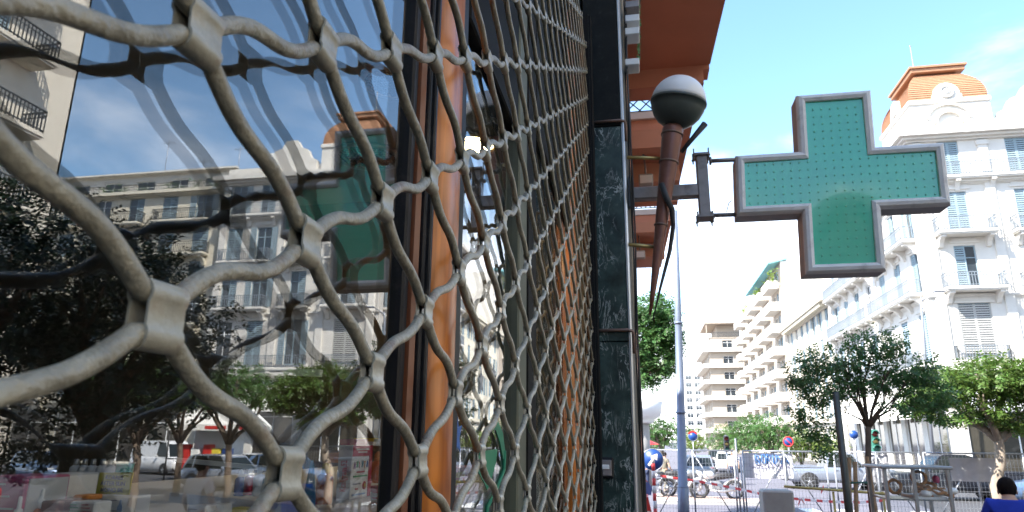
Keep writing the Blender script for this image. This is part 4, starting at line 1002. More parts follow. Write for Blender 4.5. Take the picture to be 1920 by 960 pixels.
inst('railing', railing_mesh(7.0, .3, col='iron'), wb, (16.7, 143.0, 22.5), 0)
fb = thing('far_tower', 'hazy far white tower block at the end of the street', 'building', (19, 300, 0))
f7 = Facade(fb, (17.5, 300, 0), 0.0, 7.5, 31, 'white_plaster')
for fi in range(9):
    for bi in range(2): f7.window(1.9+bi*3.6, 2.4+fi*3.1, 2.4, 1.8, 'dark')
f7.build(); m = MB(); m.box2((17.51, 300.4, 0), (25, 312, 31)); m.build('block', 'white_plaster', fb)

# pale block close opposite with balconies (seen in the glass)
pb = thing('pale_block', 'pale beige apartment block with iron balconies and bare end edge', 'building', (24, 20, 0))
f8 = Facade(pb, (24.2, 24.0, 0), R90, 61, 31, 'pale_plaster')
for fi in range(8):
    z = 4.4+fi*3.2
    for bi in range(11): f8.window(4.4+bi*5.0, z+.1, 1.7, 2.4, kinds_cycle[(fi+bi*2) % 8])
    for bi in range(6): f8.balcony(4.6+bi*10, z, 4.8, 1.25, consoles=False, col='iron')
f8.build(); m = MB(); m.box2((24.55, -36.9, 0), (38, 23.9, 31)); m.build('block', 'pale_plaster', pb)
m = MB(); m.box2((24.2, 23.9, 0), (24.54, 24.0, 31)); m.build('end_wall', 'pale_plaster', pb)
# unseen blocks behind the camera, added to shape cross reflection and block low sky
kb = thing('unseen_rear_building', 'cream apartment block across the crossing behind the viewpoint', 'building', (10, -40, 0))  # added unseen block, for the cross reflection and low sky
f9 = Facade(kb, (24, -38, 0), PI, 24, 16, 'white_plaster')
for fi in range(4):
    for bi in range(7): f9.window(2+bi*3.2, 3.8+fi*2.9, 1.5, 1.9, kinds_cycle[(fi+bi) % 8])
f9.build(); m = MB(); m.box2((0.01, -50, 0), (23.99, -38.35, 16)); m.build('block', 'cream_plaster', kb)
nb2 = thing('unseen_neighbour_building', 'shaded cream apartment block continuing behind the pharmacy', 'building', (-6, -24, 0))  # added unseen block, there to block low sky
f10 = Facade(nb2, (-0.31, -38.0, 0), PI/2, 28.9, 18, 'cream_plaster')
for fi in range(5):
    for bi in range(8): f10.window(2+bi*3.5, 3.6+fi*3.0, 1.6, 2.0, kinds_cycle[(fi*2+bi) % 8])
f10.build(); m = MB(); m.box2((-12, -38, 0), (-0.66, -9.02, 18)); m.build('block', 'cream_plaster', nb2)

# ------------------------------------------------------------------ trees
def leaf_cloud(mb, blobs, n, size, droop=0.35, leaflets=6, seed=1, mi=0, hollow=0.5):
    """sprigs of small leaves scattered through ellipsoid blobs: (centre, radii, weight)"""
    r = np.random.default_rng(seed)
    wts = np.array([b[2] for b in blobs], float); wts /= wts.sum()
    V = []; F = []
    for _ in range(n):
        c, rad, _w = blobs[r.choice(len(blobs), p=wts)]
        d = r.normal(size=3); d /= np.linalg.norm(d)
        q = (hollow+(1-hollow)*r.random()) if r.random() < .75 else r.random()
        P = np.array(c)+d*np.array(rad)*q*(0.85+0.3*r.random())
        out = d*0.8+r.normal(size=3)*0.45; out[2] -= droop; out /= np.linalg.norm(out)
        side = np.cross(out, [0, 0, 1.0]); side /= (np.linalg.norm(side)+1e-6)
        nz = np.cross(side, out)
        roll = r.normal()*0.5; side, nz = side*math.cos(roll)+nz*math.sin(roll), nz*math.cos(roll)-side*math.sin(roll)
        L = size*(2.2+1.2*r.random())
        for k in range(leaflets):
            t = (k//2+1)/(leaflets/2); sg = 1 if k % 2 else -1
            a = P+out*L*t*0.8; tip = a+(side*sg*0.85+out*0.55+nz*(r.random()-.65)*.7)*size*(0.8+0.5*r.random())
            mid = (a+tip)/2; wv = np.cross(tip-a, nz); wv /= (np.linalg.norm(wv)+1e-6); wv = wv*size*0.27+nz*size*.06
            o = len(V); V += [a, mid+wv, tip, mid-wv]; F.append((o, o+1, o+2, o+3))
    mb.add(V, F, mi)
def limbs(mb, base, fork, tips, r0, r1, seed=3, mi=0, wob=.06, n=8):
    r = random.Random(seed); B = Vector(base); K = Vector(fork)
    pts = [B.lerp(K, t)+Vector((r.uniform(-wob, wob), r.uniform(-wob, wob), 0))*math.sin(PI*t) for t in (0, .25, .5, .75, 1)]
    mb.tube(pts, [r0*1.25, r0*1.02, r0*.96, r0*.92, r0*.88], n, mi)
    for T in tips:
        T = Vector(T); mid = K.lerp(T, .45)+Vector((r.uniform(-wob, wob)*2, r.uniform(-wob, wob)*2, r.uniform(0, .1)))
        mb.tube([K-Vector((0, 0, r0*.6)), K.lerp(mid, .5)+Vector((0, 0, .03)), mid, mid.lerp(T, .55)+Vector((r.uniform(-wob, wob), r.uniform(-wob, wob), 0)), T], [r1*1.1, r1, r1*.75, r1*.5, r1*.2], max(5, n-2), mi)
        for k in range(2):
            e = T+Vector((r.uniform(-.4, .4), r.uniform(-.4, .4), r.uniform(-.1, .4)))*(T-K).length*.5; s_ = mid.lerp(T, r.uniform(.1, .6))
            mb.tube([s_, s_.lerp(e, .5)+Vector((0, 0, .04)), e], [r1*.45, r1*.3, r1*.1], 5, mi)
def tree(name, label, base, fork, tips, blobs, n, size, r0, r1, leaf='leaf_green', bark='bark', seed=1, group=None, droop=.35, wob=.06, hollow=.5):
    t = thing(name, label, 'tree', base, 0, group)
    m = MB(); limbs(m, base, fork, tips, r0, r1, seed, wob=wob); m.build('trunk', bark, t)
    m = MB(); leaf_cloud(m, blobs, n, size, droop, seed=seed, hollow=hollow); m.build('crown', leaf, t)
    return t
def B_(px, py, y, rx, ry, rz, w=1.0):
    return (aty(px, py, y), (rx, ry, rz), w)
# young tree in the middle, in the shade of the block
bs = aty(1618, 960, 12.0); bs[2] = 0; bs[0] = aty(1616, 880, 12)[0]
fk = aty(1628, 800, 12.0)
tips = [aty(*q) for q in ((1605, 690, 12.1), (1618, 700, 11.9), (1640, 700, 12.1), (1655, 720, 12.0), (1690, 735, 11.9), (1545, 690, 12.1), (1585, 660, 11.7), (1610, 640, 12.3), (1640, 640, 11.8), (1680, 665, 12.2), (1720, 700, 11.9), (1600, 720, 12.5), (1660, 700, 11.5), (1575, 770, 12.1))]
bl = [B_(1640, 642, 12, .42, .6, .20, 1.4), B_(1560, 675, 12, .52, .6, .20, 1.5), B_(1700, 690, 12, .48, .55, .22, 1.5), B_(1500, 700, 12, .22, .3, .2, .5), B_(1540, 725, 11.9, .40, .5, .26, 1.2),
      B_(1620, 705, 12.1, .45, .5, .22, 1.2), B_(1735, 735, 12, .36, .4, .22, .9), B_(1680, 750, 11.8, .28, .35, .14, .45), B_(1530, 795, 11.9, .30, .35, .22, .7), B_(1545, 835, 11.8, .20, .25, .14, .3), B_(1765, 770, 12, .16, .22, .14, .25), B_(1500, 760, 12, .18, .25, .2, .3)]
tree('young_tree', 'dark green young street tree tied to wooden stakes by the glass bread cart', tuple(bs), tuple(fk), tips, bl, 1750, .062, .050, .019, 'leaf_mid', 'bark', 11, droop=.6, hollow=.55)
st = thing('tree_stakes', 'three leaning wooden stakes tied round the trunk of the young tree', 'stakes', tuple(bs))
for (a, b) in (((1592, 965), (1592, 858)), ((1605, 965), (1603, 866)), ((1642, 965), (1625, 856))):
    A = aty(*a, 11.85); Bq = aty(*b, 11.9); A2 = Bq+(A-Bq)*((0-Bq[2])/(A[2]-Bq[2])); q = MB(); q.tube([A2, (A2+Bq)/2+np.array([.01, 0, 0]), Bq], [.036, .034, .031], 8); q.build('stake', 'stake_wood', st)
q = MB(); c = aty(1612, 905, 11.9); q.tube([(c[0]+.17*math.cos(a), c[1]+.09*math.sin(a), c[2]+.01*math.sin(3*a)) for a in np.linspace(0, 2*PI, 17)[:-1]], .012, 5, closed=True); q.build('tie', 'signal_green', st)
q = MB(); A = aty(1580, 960, 11.4); A[2] = 0; T = aty(1574, 760, 11.4); A[0] = aty(1583, 880, 11.4)[0]; T[0] = A[0]-.0
pt = thing('metal_post', 'straight dark green post standing left of the young staked tree', 'post', tuple(A))
q.tube([A, (A[0], A[1], T[2]+.2)], [.062, .050], 12); q.lathe([(.10, 0), (.10, .35), (.075, .42), (.062, .45)], A, n=12); q.build('pole', 'globe_bowl', pt)
# lit tree on the right
bs = aty(1868, 960, 20.0); bs[2] = -.1; fk = aty(1872, 822, 20)
tips = [aty(*q) for q in ((1800, 770, 20), (1750, 735, 20.2), (1835, 740, 19.6), (1880, 720, 20.3), (1935, 760, 19.7), (1975, 740, 20.4), (1900, 690, 20), (1830, 700, 20.5))]
bl = [B_(1850, 705, 20, 1.0, 1.1, .42, 1.7), B_(1770, 725, 20, .8, .9, .40, 1.2), B_(1900, 715, 20, .9, 1.0, .5, 1.4), B_(1960, 735, 20, .7, .8, .5, 1), B_(1720, 755, 20.2, .42, .5, .3, .6), B_(1800, 775, 19.8, .4, .5, .2, .35), B_(1860, 765, 19.7, .35, .4, .25, .35), B_(1905, 790, 20, .4, .4, .22, .3)]
tree('street_tree', 'sunlit green street tree forking low behind the black pickup', tuple(bs), tuple(fk), tips, bl, 3000, .095, .13, .085, 'leaf_lit', 'bark_light', 21, group='street trees along the crossing', droop=.45, wob=.12, hollow=.45)
# trees seen only in the glass further right
for k, (x, y, lab) in enumerate(((13.5, 22.5, 'sunlit round street tree between the kiosk and the low forked tree'), (17.2, 25.0, 'sunlit street tree standing left of the newspaper kiosk'), (14.5, 19.2, 'spreading sunlit street tree nearest to the parked white van'))):
    tree('street_tree', lab, (x, y, -.1), (x+.1, y, 1.9), [(x+1.1*math.cos(a), y+1.1*math.sin(a), 3.6+.5*math.sin(a*2)) for a in np.linspace(0, 2*PI, 7)[:-1]],
         [((x+1.15*math.cos(a), y+1.15*math.sin(a), 3.7+.25*math.sin(3*a)), (.9, .9, .5), 1) for a in np.linspace(0, 2*PI, 7)[:-1]]+[((x, y, 4.2), (1.1, 1.1, .5), 1.4)], 1300, .10, .12, .08, 'leaf_green', 'bark', 30+k, group='street trees along the crossing', droop=.4, wob=.12)
# big dark trees of our own pavement, seen in the glass
for k, (x, y, hgt, R_, lab) in enumerate(((8.6, 10.6, 4.6, 1.9, 'tall dark leafy tree in the shade mirrored in the shop window'), (9.6, 8.3, 5.2, 2.2, 'second dark shaded tree behind the first one mirrored in the window'))):
    tree('shade_tree', lab, (x, y, 0), (x, y, 2.0), [(x+R_*.6*math.cos(a), y+R_*.6*math.sin(a), hgt-.5+.5*math.cos(3*a)) for a in np.linspace(0, 2*PI, 8)[:-1]],
         [((x+R_*.62*math.cos(a), y+R_*.62*math.sin(a), hgt-.6+.7*math.sin(2.3*a+k)), (R_*.55, R_*.55, .8), 1) for a in np.linspace(0, 2*PI, 8)[:-1]]+[((x, y, hgt+.4), (R_*.6, R_*.6, .8), 1.5), ((x-.3, y, hgt-1.7), (R_*.9, R_*.9, .7), 1.6), ((x+.5, y-.4, hgt-2.6), (R_*.8, R_*.8, .5), 1.0)], 4200, .085, .17, .11, 'leaf_shaded', 'bark', 50+k, group='shade trees by the shop', droop=.3, wob=.15, hollow=.3)
# left tree behind the lamp pole
y = 22.5
bs = aty(1186, 960, y); bs[2] = -.1; fk = aty(1192, 715, y); bs[0] = fk[0]-.05
tips = [aty(*q) for q in ((1225, 640, y), (1250, 590, y), (1215, 580, y+.4), (1240, 690, y-.3), (1175, 600, y), (1265, 630, y+.3))]
bl = [B_(1225, 580, y, .62, .8, .42, 1.3), B_(1250, 620, y, .50, .7, .42, 1.2), B_(1205, 640, y, .5, .7, .6, 1.2), B_(1240, 680, y, .40, .6, .45, .9), B_(1215, 700, y, .35, .5, .4, .5), B_(1170, 600, y, .6, .7, .7, .8), B_(1262, 650, y, .22, .4, .35, .4)]
tree('street_tree', 'green street tree partly hidden by the marble pier and the tall pole', tuple(bs), tuple(fk), tips, bl, 2300, .11, .13, .09, 'leaf_mid', 'bark', 61, group='street trees along the crossing', droop=.5, hollow=.3)
# trees down the avenue
def avenue(px, py, y, r, leaf, seed, lab):
    c = aty(px, py, y); h = r*.62
    tree('avenue_tree', lab, (c[0], c[1], -.1), (c[0], c[1], c[2]-h*1.2), [(c[0]+r*.5*math.cos(a), c[1]+r*.4*math.sin(a), c[2]+h*.2) for a in (0, 1.3, 2.6, 3.9, 5.2)],
         [((c[0]+r*.55*math.cos(a), c[1]+r*.5*math.sin(a), c[2]+h*.3*math.sin(a*1.7+seed)), (r*.55, r*.5, h*.7), 1) for a in (0, 1, 2, 3, 4, 5)]+[((c[0], c[1], c[2]+h*.55), (r*.55, r*.5, h*.6), 1)], 620, r*.085, .16, .1, leaf, 'bark', seed, group='trees down the avenue', droop=.3)
avenue(1240, 808, 52, 1.8, 'leaf_green', 71, 'dark green avenue tree just left of the tall blue grey pole')
avenue(1212, 815, 58, 1.6, 'leaf_lime', 72, 'pale green avenue tree beside the marble pier')
avenue(1300, 825, 75, 1.7, 'leaf_lime', 73, 'small yellowish avenue tree right of the tall blue grey pole')
avenue(1362, 822, 70, 1.8, 'leaf_green', 74, 'green avenue tree below the brown apartment block')
avenue(1405, 812, 60, 1.9, 'leaf_green', 75, 'green avenue tree left of the blue street sign')
avenue(1448, 815, 55, 2.0, 'leaf_green', 76, 'broad green avenue tree below the tall balcony block')
avenue(1500, 835, 58, 1.7, 'leaf_lime', 77, 'yellow green avenue tree behind the silver pickup')
avenue(1548, 838, 62, 1.7, 'leaf_lime', 78, 'yellow green avenue tree seen past the dark post')

# ------------------------------------------------------------------ street pole, signals, signs
P0 = aty(1280, 950, 19.5); P1 = aty(1266, 395, 19.5)
pole = thing('lamp_pole', 'tall blue grey tapering street pole in front of the wire fence', 'pole', (P0[0], P0[1], -.1))
m = MB(); P0[2] = -.1; P0[0] = aty(1281, 960, 19.5)[0]; m.tube([P0, P0+(P1-P0)*.12, P0+(P1-P0)*.121, P0+(P1-P0)*.62, P1], [.155, .15, .125, .095, .06], 14); m.build('shaft', 'pole_blue', pole)
m = MB()
for t in (.12, .34, .62): c = P0+(P1-P0)*t; m.lathe([(.15-.06*t, -.03), (.16-.06*t, 0), (.15-.06*t, .03)], c, n=14)
tag(m.build('collar', 'pole_blue', pole), kind='stuff')
lp = thing('street_lamp', 'thin street lamp with a short arm before the white corner building', 'street lamp', (17.8, 47.0, 0))
A = aty(1745, 845, 47.0); A[2] = -.1; T = aty(1727, 566, 47.0)
m = MB(); m.tube([A, T, T+np.array([.05, 0, .3])], [.1, .07, .05], 8); m.build('pole', 'fence_steel', lp)
m = MB(); e = aty(1752, 548, 47.0); m.tube([T, (T+e)/2+np.array([0, 0, .1]), e], [.05, .04, .035], 6); m.box(e+np.array([.3, 0, .05]), (.7, .25, .12), bev=.05); m.build('lamp_head', 'fence_steel', lp)
def traffic_light(px, py, y, lab, matn='trim_black'):
    c = aty(px, py, y); t = thing('traffic_light', lab, 'traffic light', (c[0], c[1], -.1))
    m = MB(); m.tube([(c[0], c[1]+.15, -.1), (c[0], c[1]+.15, c[2]+.5)], .06, 8); m.build('pole', 'fence_steel', t)
    m = MB(); m.box(c, (.32, .22, .95), bev=.04)
    o = m.build('housing', matn, t)
    for k, mm in ((.3, 'lamp_red'), (0, 'brass'), (-.3, 'signal_green')):
        q = MB(); q.lathe([(.11, -.0), (.11, .03), (.05, .05)], (c[0], c[1]-.111, c[2]+k), (0, -1, 0), 12); q.build('lens', mm, o)
        q = MB(); q.prism([(.15*math.cos(a), .15*math.sin(a)) for a in np.linspace(0, PI, 9)]+[(.13*math.cos(a), .13*math.sin(a)) for a in np.linspace(PI, 0, 9)], lambda u, v, h, c=c, k=k: (c[0]+u, c[1]-.111-h, c[2]+k+v), 0, .2); q.build('visor', matn, o)
    return t
traffic_light(1640, 827, 33, 'green cased traffic light between the young tree and the corner building', 'signal_green')
traffic_light(1362, 832, 45, 'small dark traffic light in front of the green avenue trees')
def round_sign(px, py, y, r, face, lab, cat='sign', post=True, bottom=-.1):
    c = aty(px, py, y); t = thing('round_sign', lab, cat, (c[0], c[1], bottom))
    m = MB(); m.lathe([(r, -.012), (r, .012)], c, (0, -1, 0), 28); o = m.build('disc', face, t)
    m = MB(); m.lathe([(r*1.0, .0125), (r*1.0, .015), (r*.95, .015), (r*.95, .0125)], c, (0, -1, 0), 28, caps=False); m.build('rim', 'fence_steel', o)
    m = MB(); m.tube([(c[0], c[1]+.05, bottom), (c[0], c[1]+.05, c[2]+r)], .03, 8); m.build('post', 'fence_steel', t)
    return t, c
t, c = round_sign(1224, 862, 20.9, .31, 'sign_blue', 'round blue direction sign hanging on the wire fence')
m = MB(); d = Vector((.6, 0, .75)).normalized(); C = Vector((c[0], c[1]-.02, c[2])); n_ = Vector((.75, 0, -.6)).normalized()
for a, b_, w in ((-.2, .06, .035), ):
    m.add([(C+d*a-n_*w)[:], (C+d*b_-n_*w)[:], (C+d*b_+n_*w)[:], (C+d*a+n_*w)[:]], [(3, 2, 1, 0)]); m.add([(C+d*b_-n_*.1)[:], (C+d*.22)[:], (C+d*b_+n_*.1)[:]], [(2, 1, 0)])
m.build('arrow', 'paper', t)
t, c = round_sign(1601, 815, 36, .20, 'sign_blue', 'round blue traffic sign behind the dark post of the young tree')
t, c = round_sign(1478, 828, 44, .30, 'sign_blue', 'blue and red no stopping sign among the avenue trees')
m = MB(); m.lathe([(.30, .019), (.30, .022), (.235, .022), (.235, .019)], c, (0, -1, 0), 24, caps=False); m.build('red_ring', 'red_paint', t)
m = MB(); m.beam((c[0]-.17, c[1]-.024, c[2]+.17), (c[0]+.17, c[1]-.024, c[2]-.17), .004, .05); m.build('red_bar', 'red_paint', t)
t, c = round_sign(1299, 818, 44, .28, 'sign_blue', 'blue sign with a red top beside the tall pole down the avenue')
m = MB(); m.prism([(.32*math.cos(a), .32*math.sin(a)) for a in np.linspace(.5, PI-.5, 9)]+[(.23*math.cos(a), .23*math.sin(a)) for a in np.linspace(PI-.5, .5, 9)], lambda u, v, h: (c[0]+u, c[1]-.02-h, c[2]+v), 0, .01); m.build('red_arc', 'red_paint', t)
# rounded canopy of a kiosk far left, half hidden
cn = thing('canopy_kiosk', 'white rounded canopy roof beyond the marble pier at the corner', 'kiosk', (0.2, 40, 0))
c = aty(1195, 765, 38)
m = MB(); m.lathe([(.9, -.8), (1.05, -.62), (1.0, -.60), (1.35, -.42), (1.5, .32), (1.42, .36), (0.2, .5)], (c[0]-.15, 38, c[2]), n=32); m.build('canopy', 'white_paint', cn)
m = MB(); m.lathe([(.75, -.1), (.75, c[2]-.81)], (c[0]-.15, 38, 0), n=20); m.build('booth', 'grey_concrete', cn)
um = thing('parasol', 'dark red sunshade open near the far pavement crowd', 'parasol', (0.0, 44, 0))
c = aty(1208, 829, 44); m = MB(); m.lathe([(.9, -.14), (.85, -.1), (.1, .22), (.02, .24)], c, n=10, smooth=False); m.build('canopy', 'red_paint', um)
m = MB(); m.tube([(c[0], c[1], -.1), (c[0], c[1], c[2])], .03, 6); m.build('pole', 'fence_steel', um)

# ------------------------------------------------------------------ wire fence panels
def fence_panel(xa, xb, y, lab, ztop=1.86, y2=None):
    y2 = y if y2 is None else y2
    A = Vector((xa, y, 0.0)); Bv = Vector((xb, y2, 0.0)); t = thing('wire_fence', lab, 'fence', ((xa+xb)/2, (y+y2)/2, -.1), 0, 'wire fence panels along the crossing')
    def at_(s, z): return (A.lerp(Bv, s)+Vector((0, 0, z)))[:]
    for s in (0.004, .5, .996):
        q = MB(); q.tube([at_(s, 0.0), at_(s, ztop)], .024, 8); q.build('post', 'fence_steel', t)
    for z in (0.12, ztop):
        q = MB(); q.tube([at_(0, z), at_(1, z)], .022, 8); q.build('rail', 'fence_steel', t)
    for s in (.06, .94):
        q = MB(); q.tube([at_(s, 0.12), at_(.5, ztop-.04)], .016, 6); q.build('brace', 'fence_steel', t)
    q = MB(); L = (Bv-A).length; n = int(L/.085)
    off = Vector((0, -.018, 0))
    for k in range(1, n):
        a = Vector(at_(k/n, .12))+off; b = Vector(at_(k/n, ztop))+off; q.box(((a+b)/2)[:], (.0065, .0065, ztop-.12))
    for k in range(1, 10):
        z = .12+(ztop-.12)*k/10; a = Vector(at_(0, z))+off; b = Vector(at_(1, z))+off; q.beam(a[:], b[:], .0065, .0065)
    tag(q.build('wire_mesh', 'fence_steel', t), kind='stuff')
    for s in (0.004, .996):
        q = MB(); c = Vector(at_(s, .06)); q.box((c.x, c.y, .03), (.26, .6, .15), bev=.03); q.build('foot', 'grey_concrete', t)
    return t
xs = [aty(px, 850, 21)[0] for px in (1222, 1376, 1392, 1548, 1562, 1722, 1730, 1925)]
fence_panel(xs[0], xs[1], 21, 'wire fence panel crossed by the tall blue grey pole')
fence_panel(xs[2], xs[3], 21, 'wire fence panel carrying the white sheet with blue graffiti')
fence_panel(xs[4], xs[5], 21, 'wire fence panel behind the young staked tree')
fence_panel(xs[6], xs[7], 21, 'wire fence panel with the plain grey sheet before the black pickup')
sp_ = thing('fence_post', 'pair of loose galvanised fence posts standing between two panels', 'post', (xs[1]+.1, 20.9, -.1))
for d_ in (.06, .16):
    q = MB(); q.tube([(xs[1]+d_, 20.92, -.1), (xs[1]+d_, 20.92, 2.2 if d_ < .1 else 1.7)], .026, 8); q.build('tube', 'fence_steel', sp_)
def sheet(px0, py0, px1, py1, y, matn, lab, name='fence_sheet'):
    a = aty(px0, py0, y); b = aty(px1, py1, y); t = thing(name, lab, 'banner', ((a[0]+b[0])/2, y, b[2]))
    nx, nz = 18, 8; V = []; F = []
    for i in range(nx+1):
        for k in range(nz+1):
            x = a[0]+(b[0]-a[0])*i/nx; z = a[2]+(b[2]-a[2])*k/nz
            V.append((x, y+.012*math.sin(i*1.1)+.01*math.sin(k*1.5+i*.6), z-.015*math.sin(PI*i/nx)*(k/nz)))
    for i in range(nx):
        for k in range(nz): F.append((i*(nz+1)+k, (i+1)*(nz+1)+k, (i+1)*(nz+1)+k+1, i*(nz+1)+k+1))
    V2 = [(v[0], v[1]+.004, v[2]) for v in V]; m = MB(); m.add(V, F, 0, True); m.add(V2, [tuple(reversed(f)) for f in F], 0, True)
    m.build('cloth', matn, t); return t, a, b
t, a, b = sheet(1391, 849, 1489, 897, 21.05, 'sheet_white', 'white plastic sheet sprayed with blue graffiti on the wire fence')
def scribble(mb, pts, w, y): mb.tube([(p[0], y, p[1]) for p in pts], w, 5)
m = MB(); r_ = random.Random(5); W_ = b[0]-a[0]; H_ = a[2]-b[2]; yy = 21.022
letters = [[(0, 0), (0, 1), (.6, .85), (.5, .55), (.05, .5), (.7, .3), (.6, .02), (0, 0)], [(.35, 0), (0, .3), (.1, .9), (.5, 1), (.75, .6), (.65, .1), (.35, 0)], [(0, 0), (.05, 1), (.6, .9), (.6, .55), (.1, .5), (.7, 0)], [(0, 1), (.05, .2), (.4, 0), (.7, .3), (.7, 1)], [(0, 1), (.35, 0), (.75, 1)], [(0, 0), (.35, 1), (.7, 0), (.5, .4), (.2, .4)]]
for i, Lt in enumerate(letters):
    x0 = a[0]+W_*(.26+.115*i); s_ = W_*.11; h_ = H_*.40; z0 = b[2]+H_*.56
    for dx in (0, .012): scribble(m, [(x0+u*s_+dx, z0+v*h_*(.9+.1*math.sin(i))) for u, v in Lt], .011, yy)
m.build('graffiti', 'graffiti_blue', t)
m = MB()
for i in range(11):
    x0 = a[0]+W_*(.10+.075*i); z0 = b[2]+H_*.34; pts = [(x0+W_*.05*r_.random()*.9+W_*.008*k, z0+H_*.20*r_.random()) for k in range(6)]; scribble(m, pts, .0045, yy)
m.build('graffiti', 'graffiti_violet', t)
sheet(1779, 858, 1876, 903, 20.95, 'sheet_grey', 'plain grey plastic sheet hanging on the fence above the black pickup')
sheet(1626, 852, 1671, 904, 21.06, 'sheet_grey', 'small grey sheet on the fence right of the young tree')
# hazard tape
tp = thing('hazard_tape', 'red and white striped hazard tape sagging along the wire fence', 'tape', (3, 20.6, .5))
path = [(1226, 890), (1262, 896), (1300, 901), (1345, 909), (1390, 918), (1430, 927), (1475, 934), (1520, 938), (1565, 941), (1612, 942), (1660, 938)]
pp = [aty(px, py, 20.75) for px, py in path]
k = 0
def tape_strip(P, Q, col):
    q = MB(); P = Vector(P); Q = Vector(Q); h = Vector((0, .01, .032)); o = Vector((0, .003, 0)); q.add([(P-h)[:], (Q-h)[:], (Q+h)[:], (P+h)[:], (P-h+o)[:], (Q-h+o)[:], (Q+h+o)[:], (P+h+o)[:]], [(0, 1, 2, 3), (7, 6, 5, 4)]); q.build('stripe', col, tp)
for i in range(len(pp)-1):
    n = max(2, int(np.linalg.norm(pp[i+1]-pp[i])/.14))
    for j_ in range(n):
        tape_strip(pp[i]+(pp[i+1]-pp[i])*j_/n, pp[i]+(pp[i+1]-pp[i])*(j_+1)/n, 'tape_red' if k % 2 else 'tape_white'); k += 1
for (px, py) in ((1478, 922), (1548, 912), (1500, 935)):
    for i in range(5):
        c = aty(px+random.uniform(-5, 5), py+random.uniform(-4, 5), 20.7); e = c+np.array([random.uniform(-.1, .1), 0, -random.uniform(.08, .3)]); tape_strip(c, e, 'tape_red' if i % 2 else 'tape_white')
# yellow rail, concrete block, red barrier
A = aty(1470, 912, 17); Bv = aty(1662, 926, 17)
rl = thing('barrier_rail', 'rusty yellow barrier rail on posts in front of the fence', 'barrier', (A[0], 17, 0))
m = MB(); m.tube([A, Bv], .028, 8); m.build('rail', 'yellow_rail', rl)
for px in (1477, 1562, 1655):
    c = aty(px, 920, 17.02); q = MB(); q.tube([(c[0], 17.03, 0), (c[0], 17.03, c[2]-.02)], .026, 8); q.build('post', 'yellow_rail', rl)
A = aty(1430, 919, 16); Bv = aty(1488, 919, 16)
cbk = thing('concrete_block', 'worn grey concrete block standing before the wire fence', 'block', ((A[0]+Bv[0])/2, 16.3, 0))
m = MB(); m.box2((A[0], 16, 0), (Bv[0], 16.6, A[2]), bev=.04); m.build('body', 'grey_concrete', cbk)
c = aty(1210, 955, 17.5); rb = thing('road_barrier', 'red plastic road barrier at the foot of the marble pier', 'barrier', (c[0], 17.5, 0)); zt = aty(1210, 932, 17.5)[2]
m = MB(); w0 = .19; m.prism([(-w0, 0), (w0, 0), (w0*.85, zt*.45), (w0*.45, zt*.9), (w0*.42, zt), (-w0*.42, zt), (-w0*.45, zt*.9), (-w0*.85, zt*.45)], lambda u, v, h: (c[0]+u, 17.5+h, v), 0, 1.0); m.build('body', 'red_paint', rb)
m = MB(); m.box2((c[0]-.15, 17.49, zt*.5), (c[0]+.15, 17.499, zt*.62)); m.build('stripe', 'tape_white', rb)
pst = thing('striped_post', 'red and white striped warning post at the left fence end', 'post', (xs[0]+.05, 20.6, -.1))
for k in range(9):
    q = MB(); x = aty(1226, 900, 20.6)[0]; q.lathe([(.05, 0), (.05, .199)], (x, 20.6, -.1+k*.2), n=10); q.build('band', 'tape_red' if k % 2 else 'tape_white', pst)

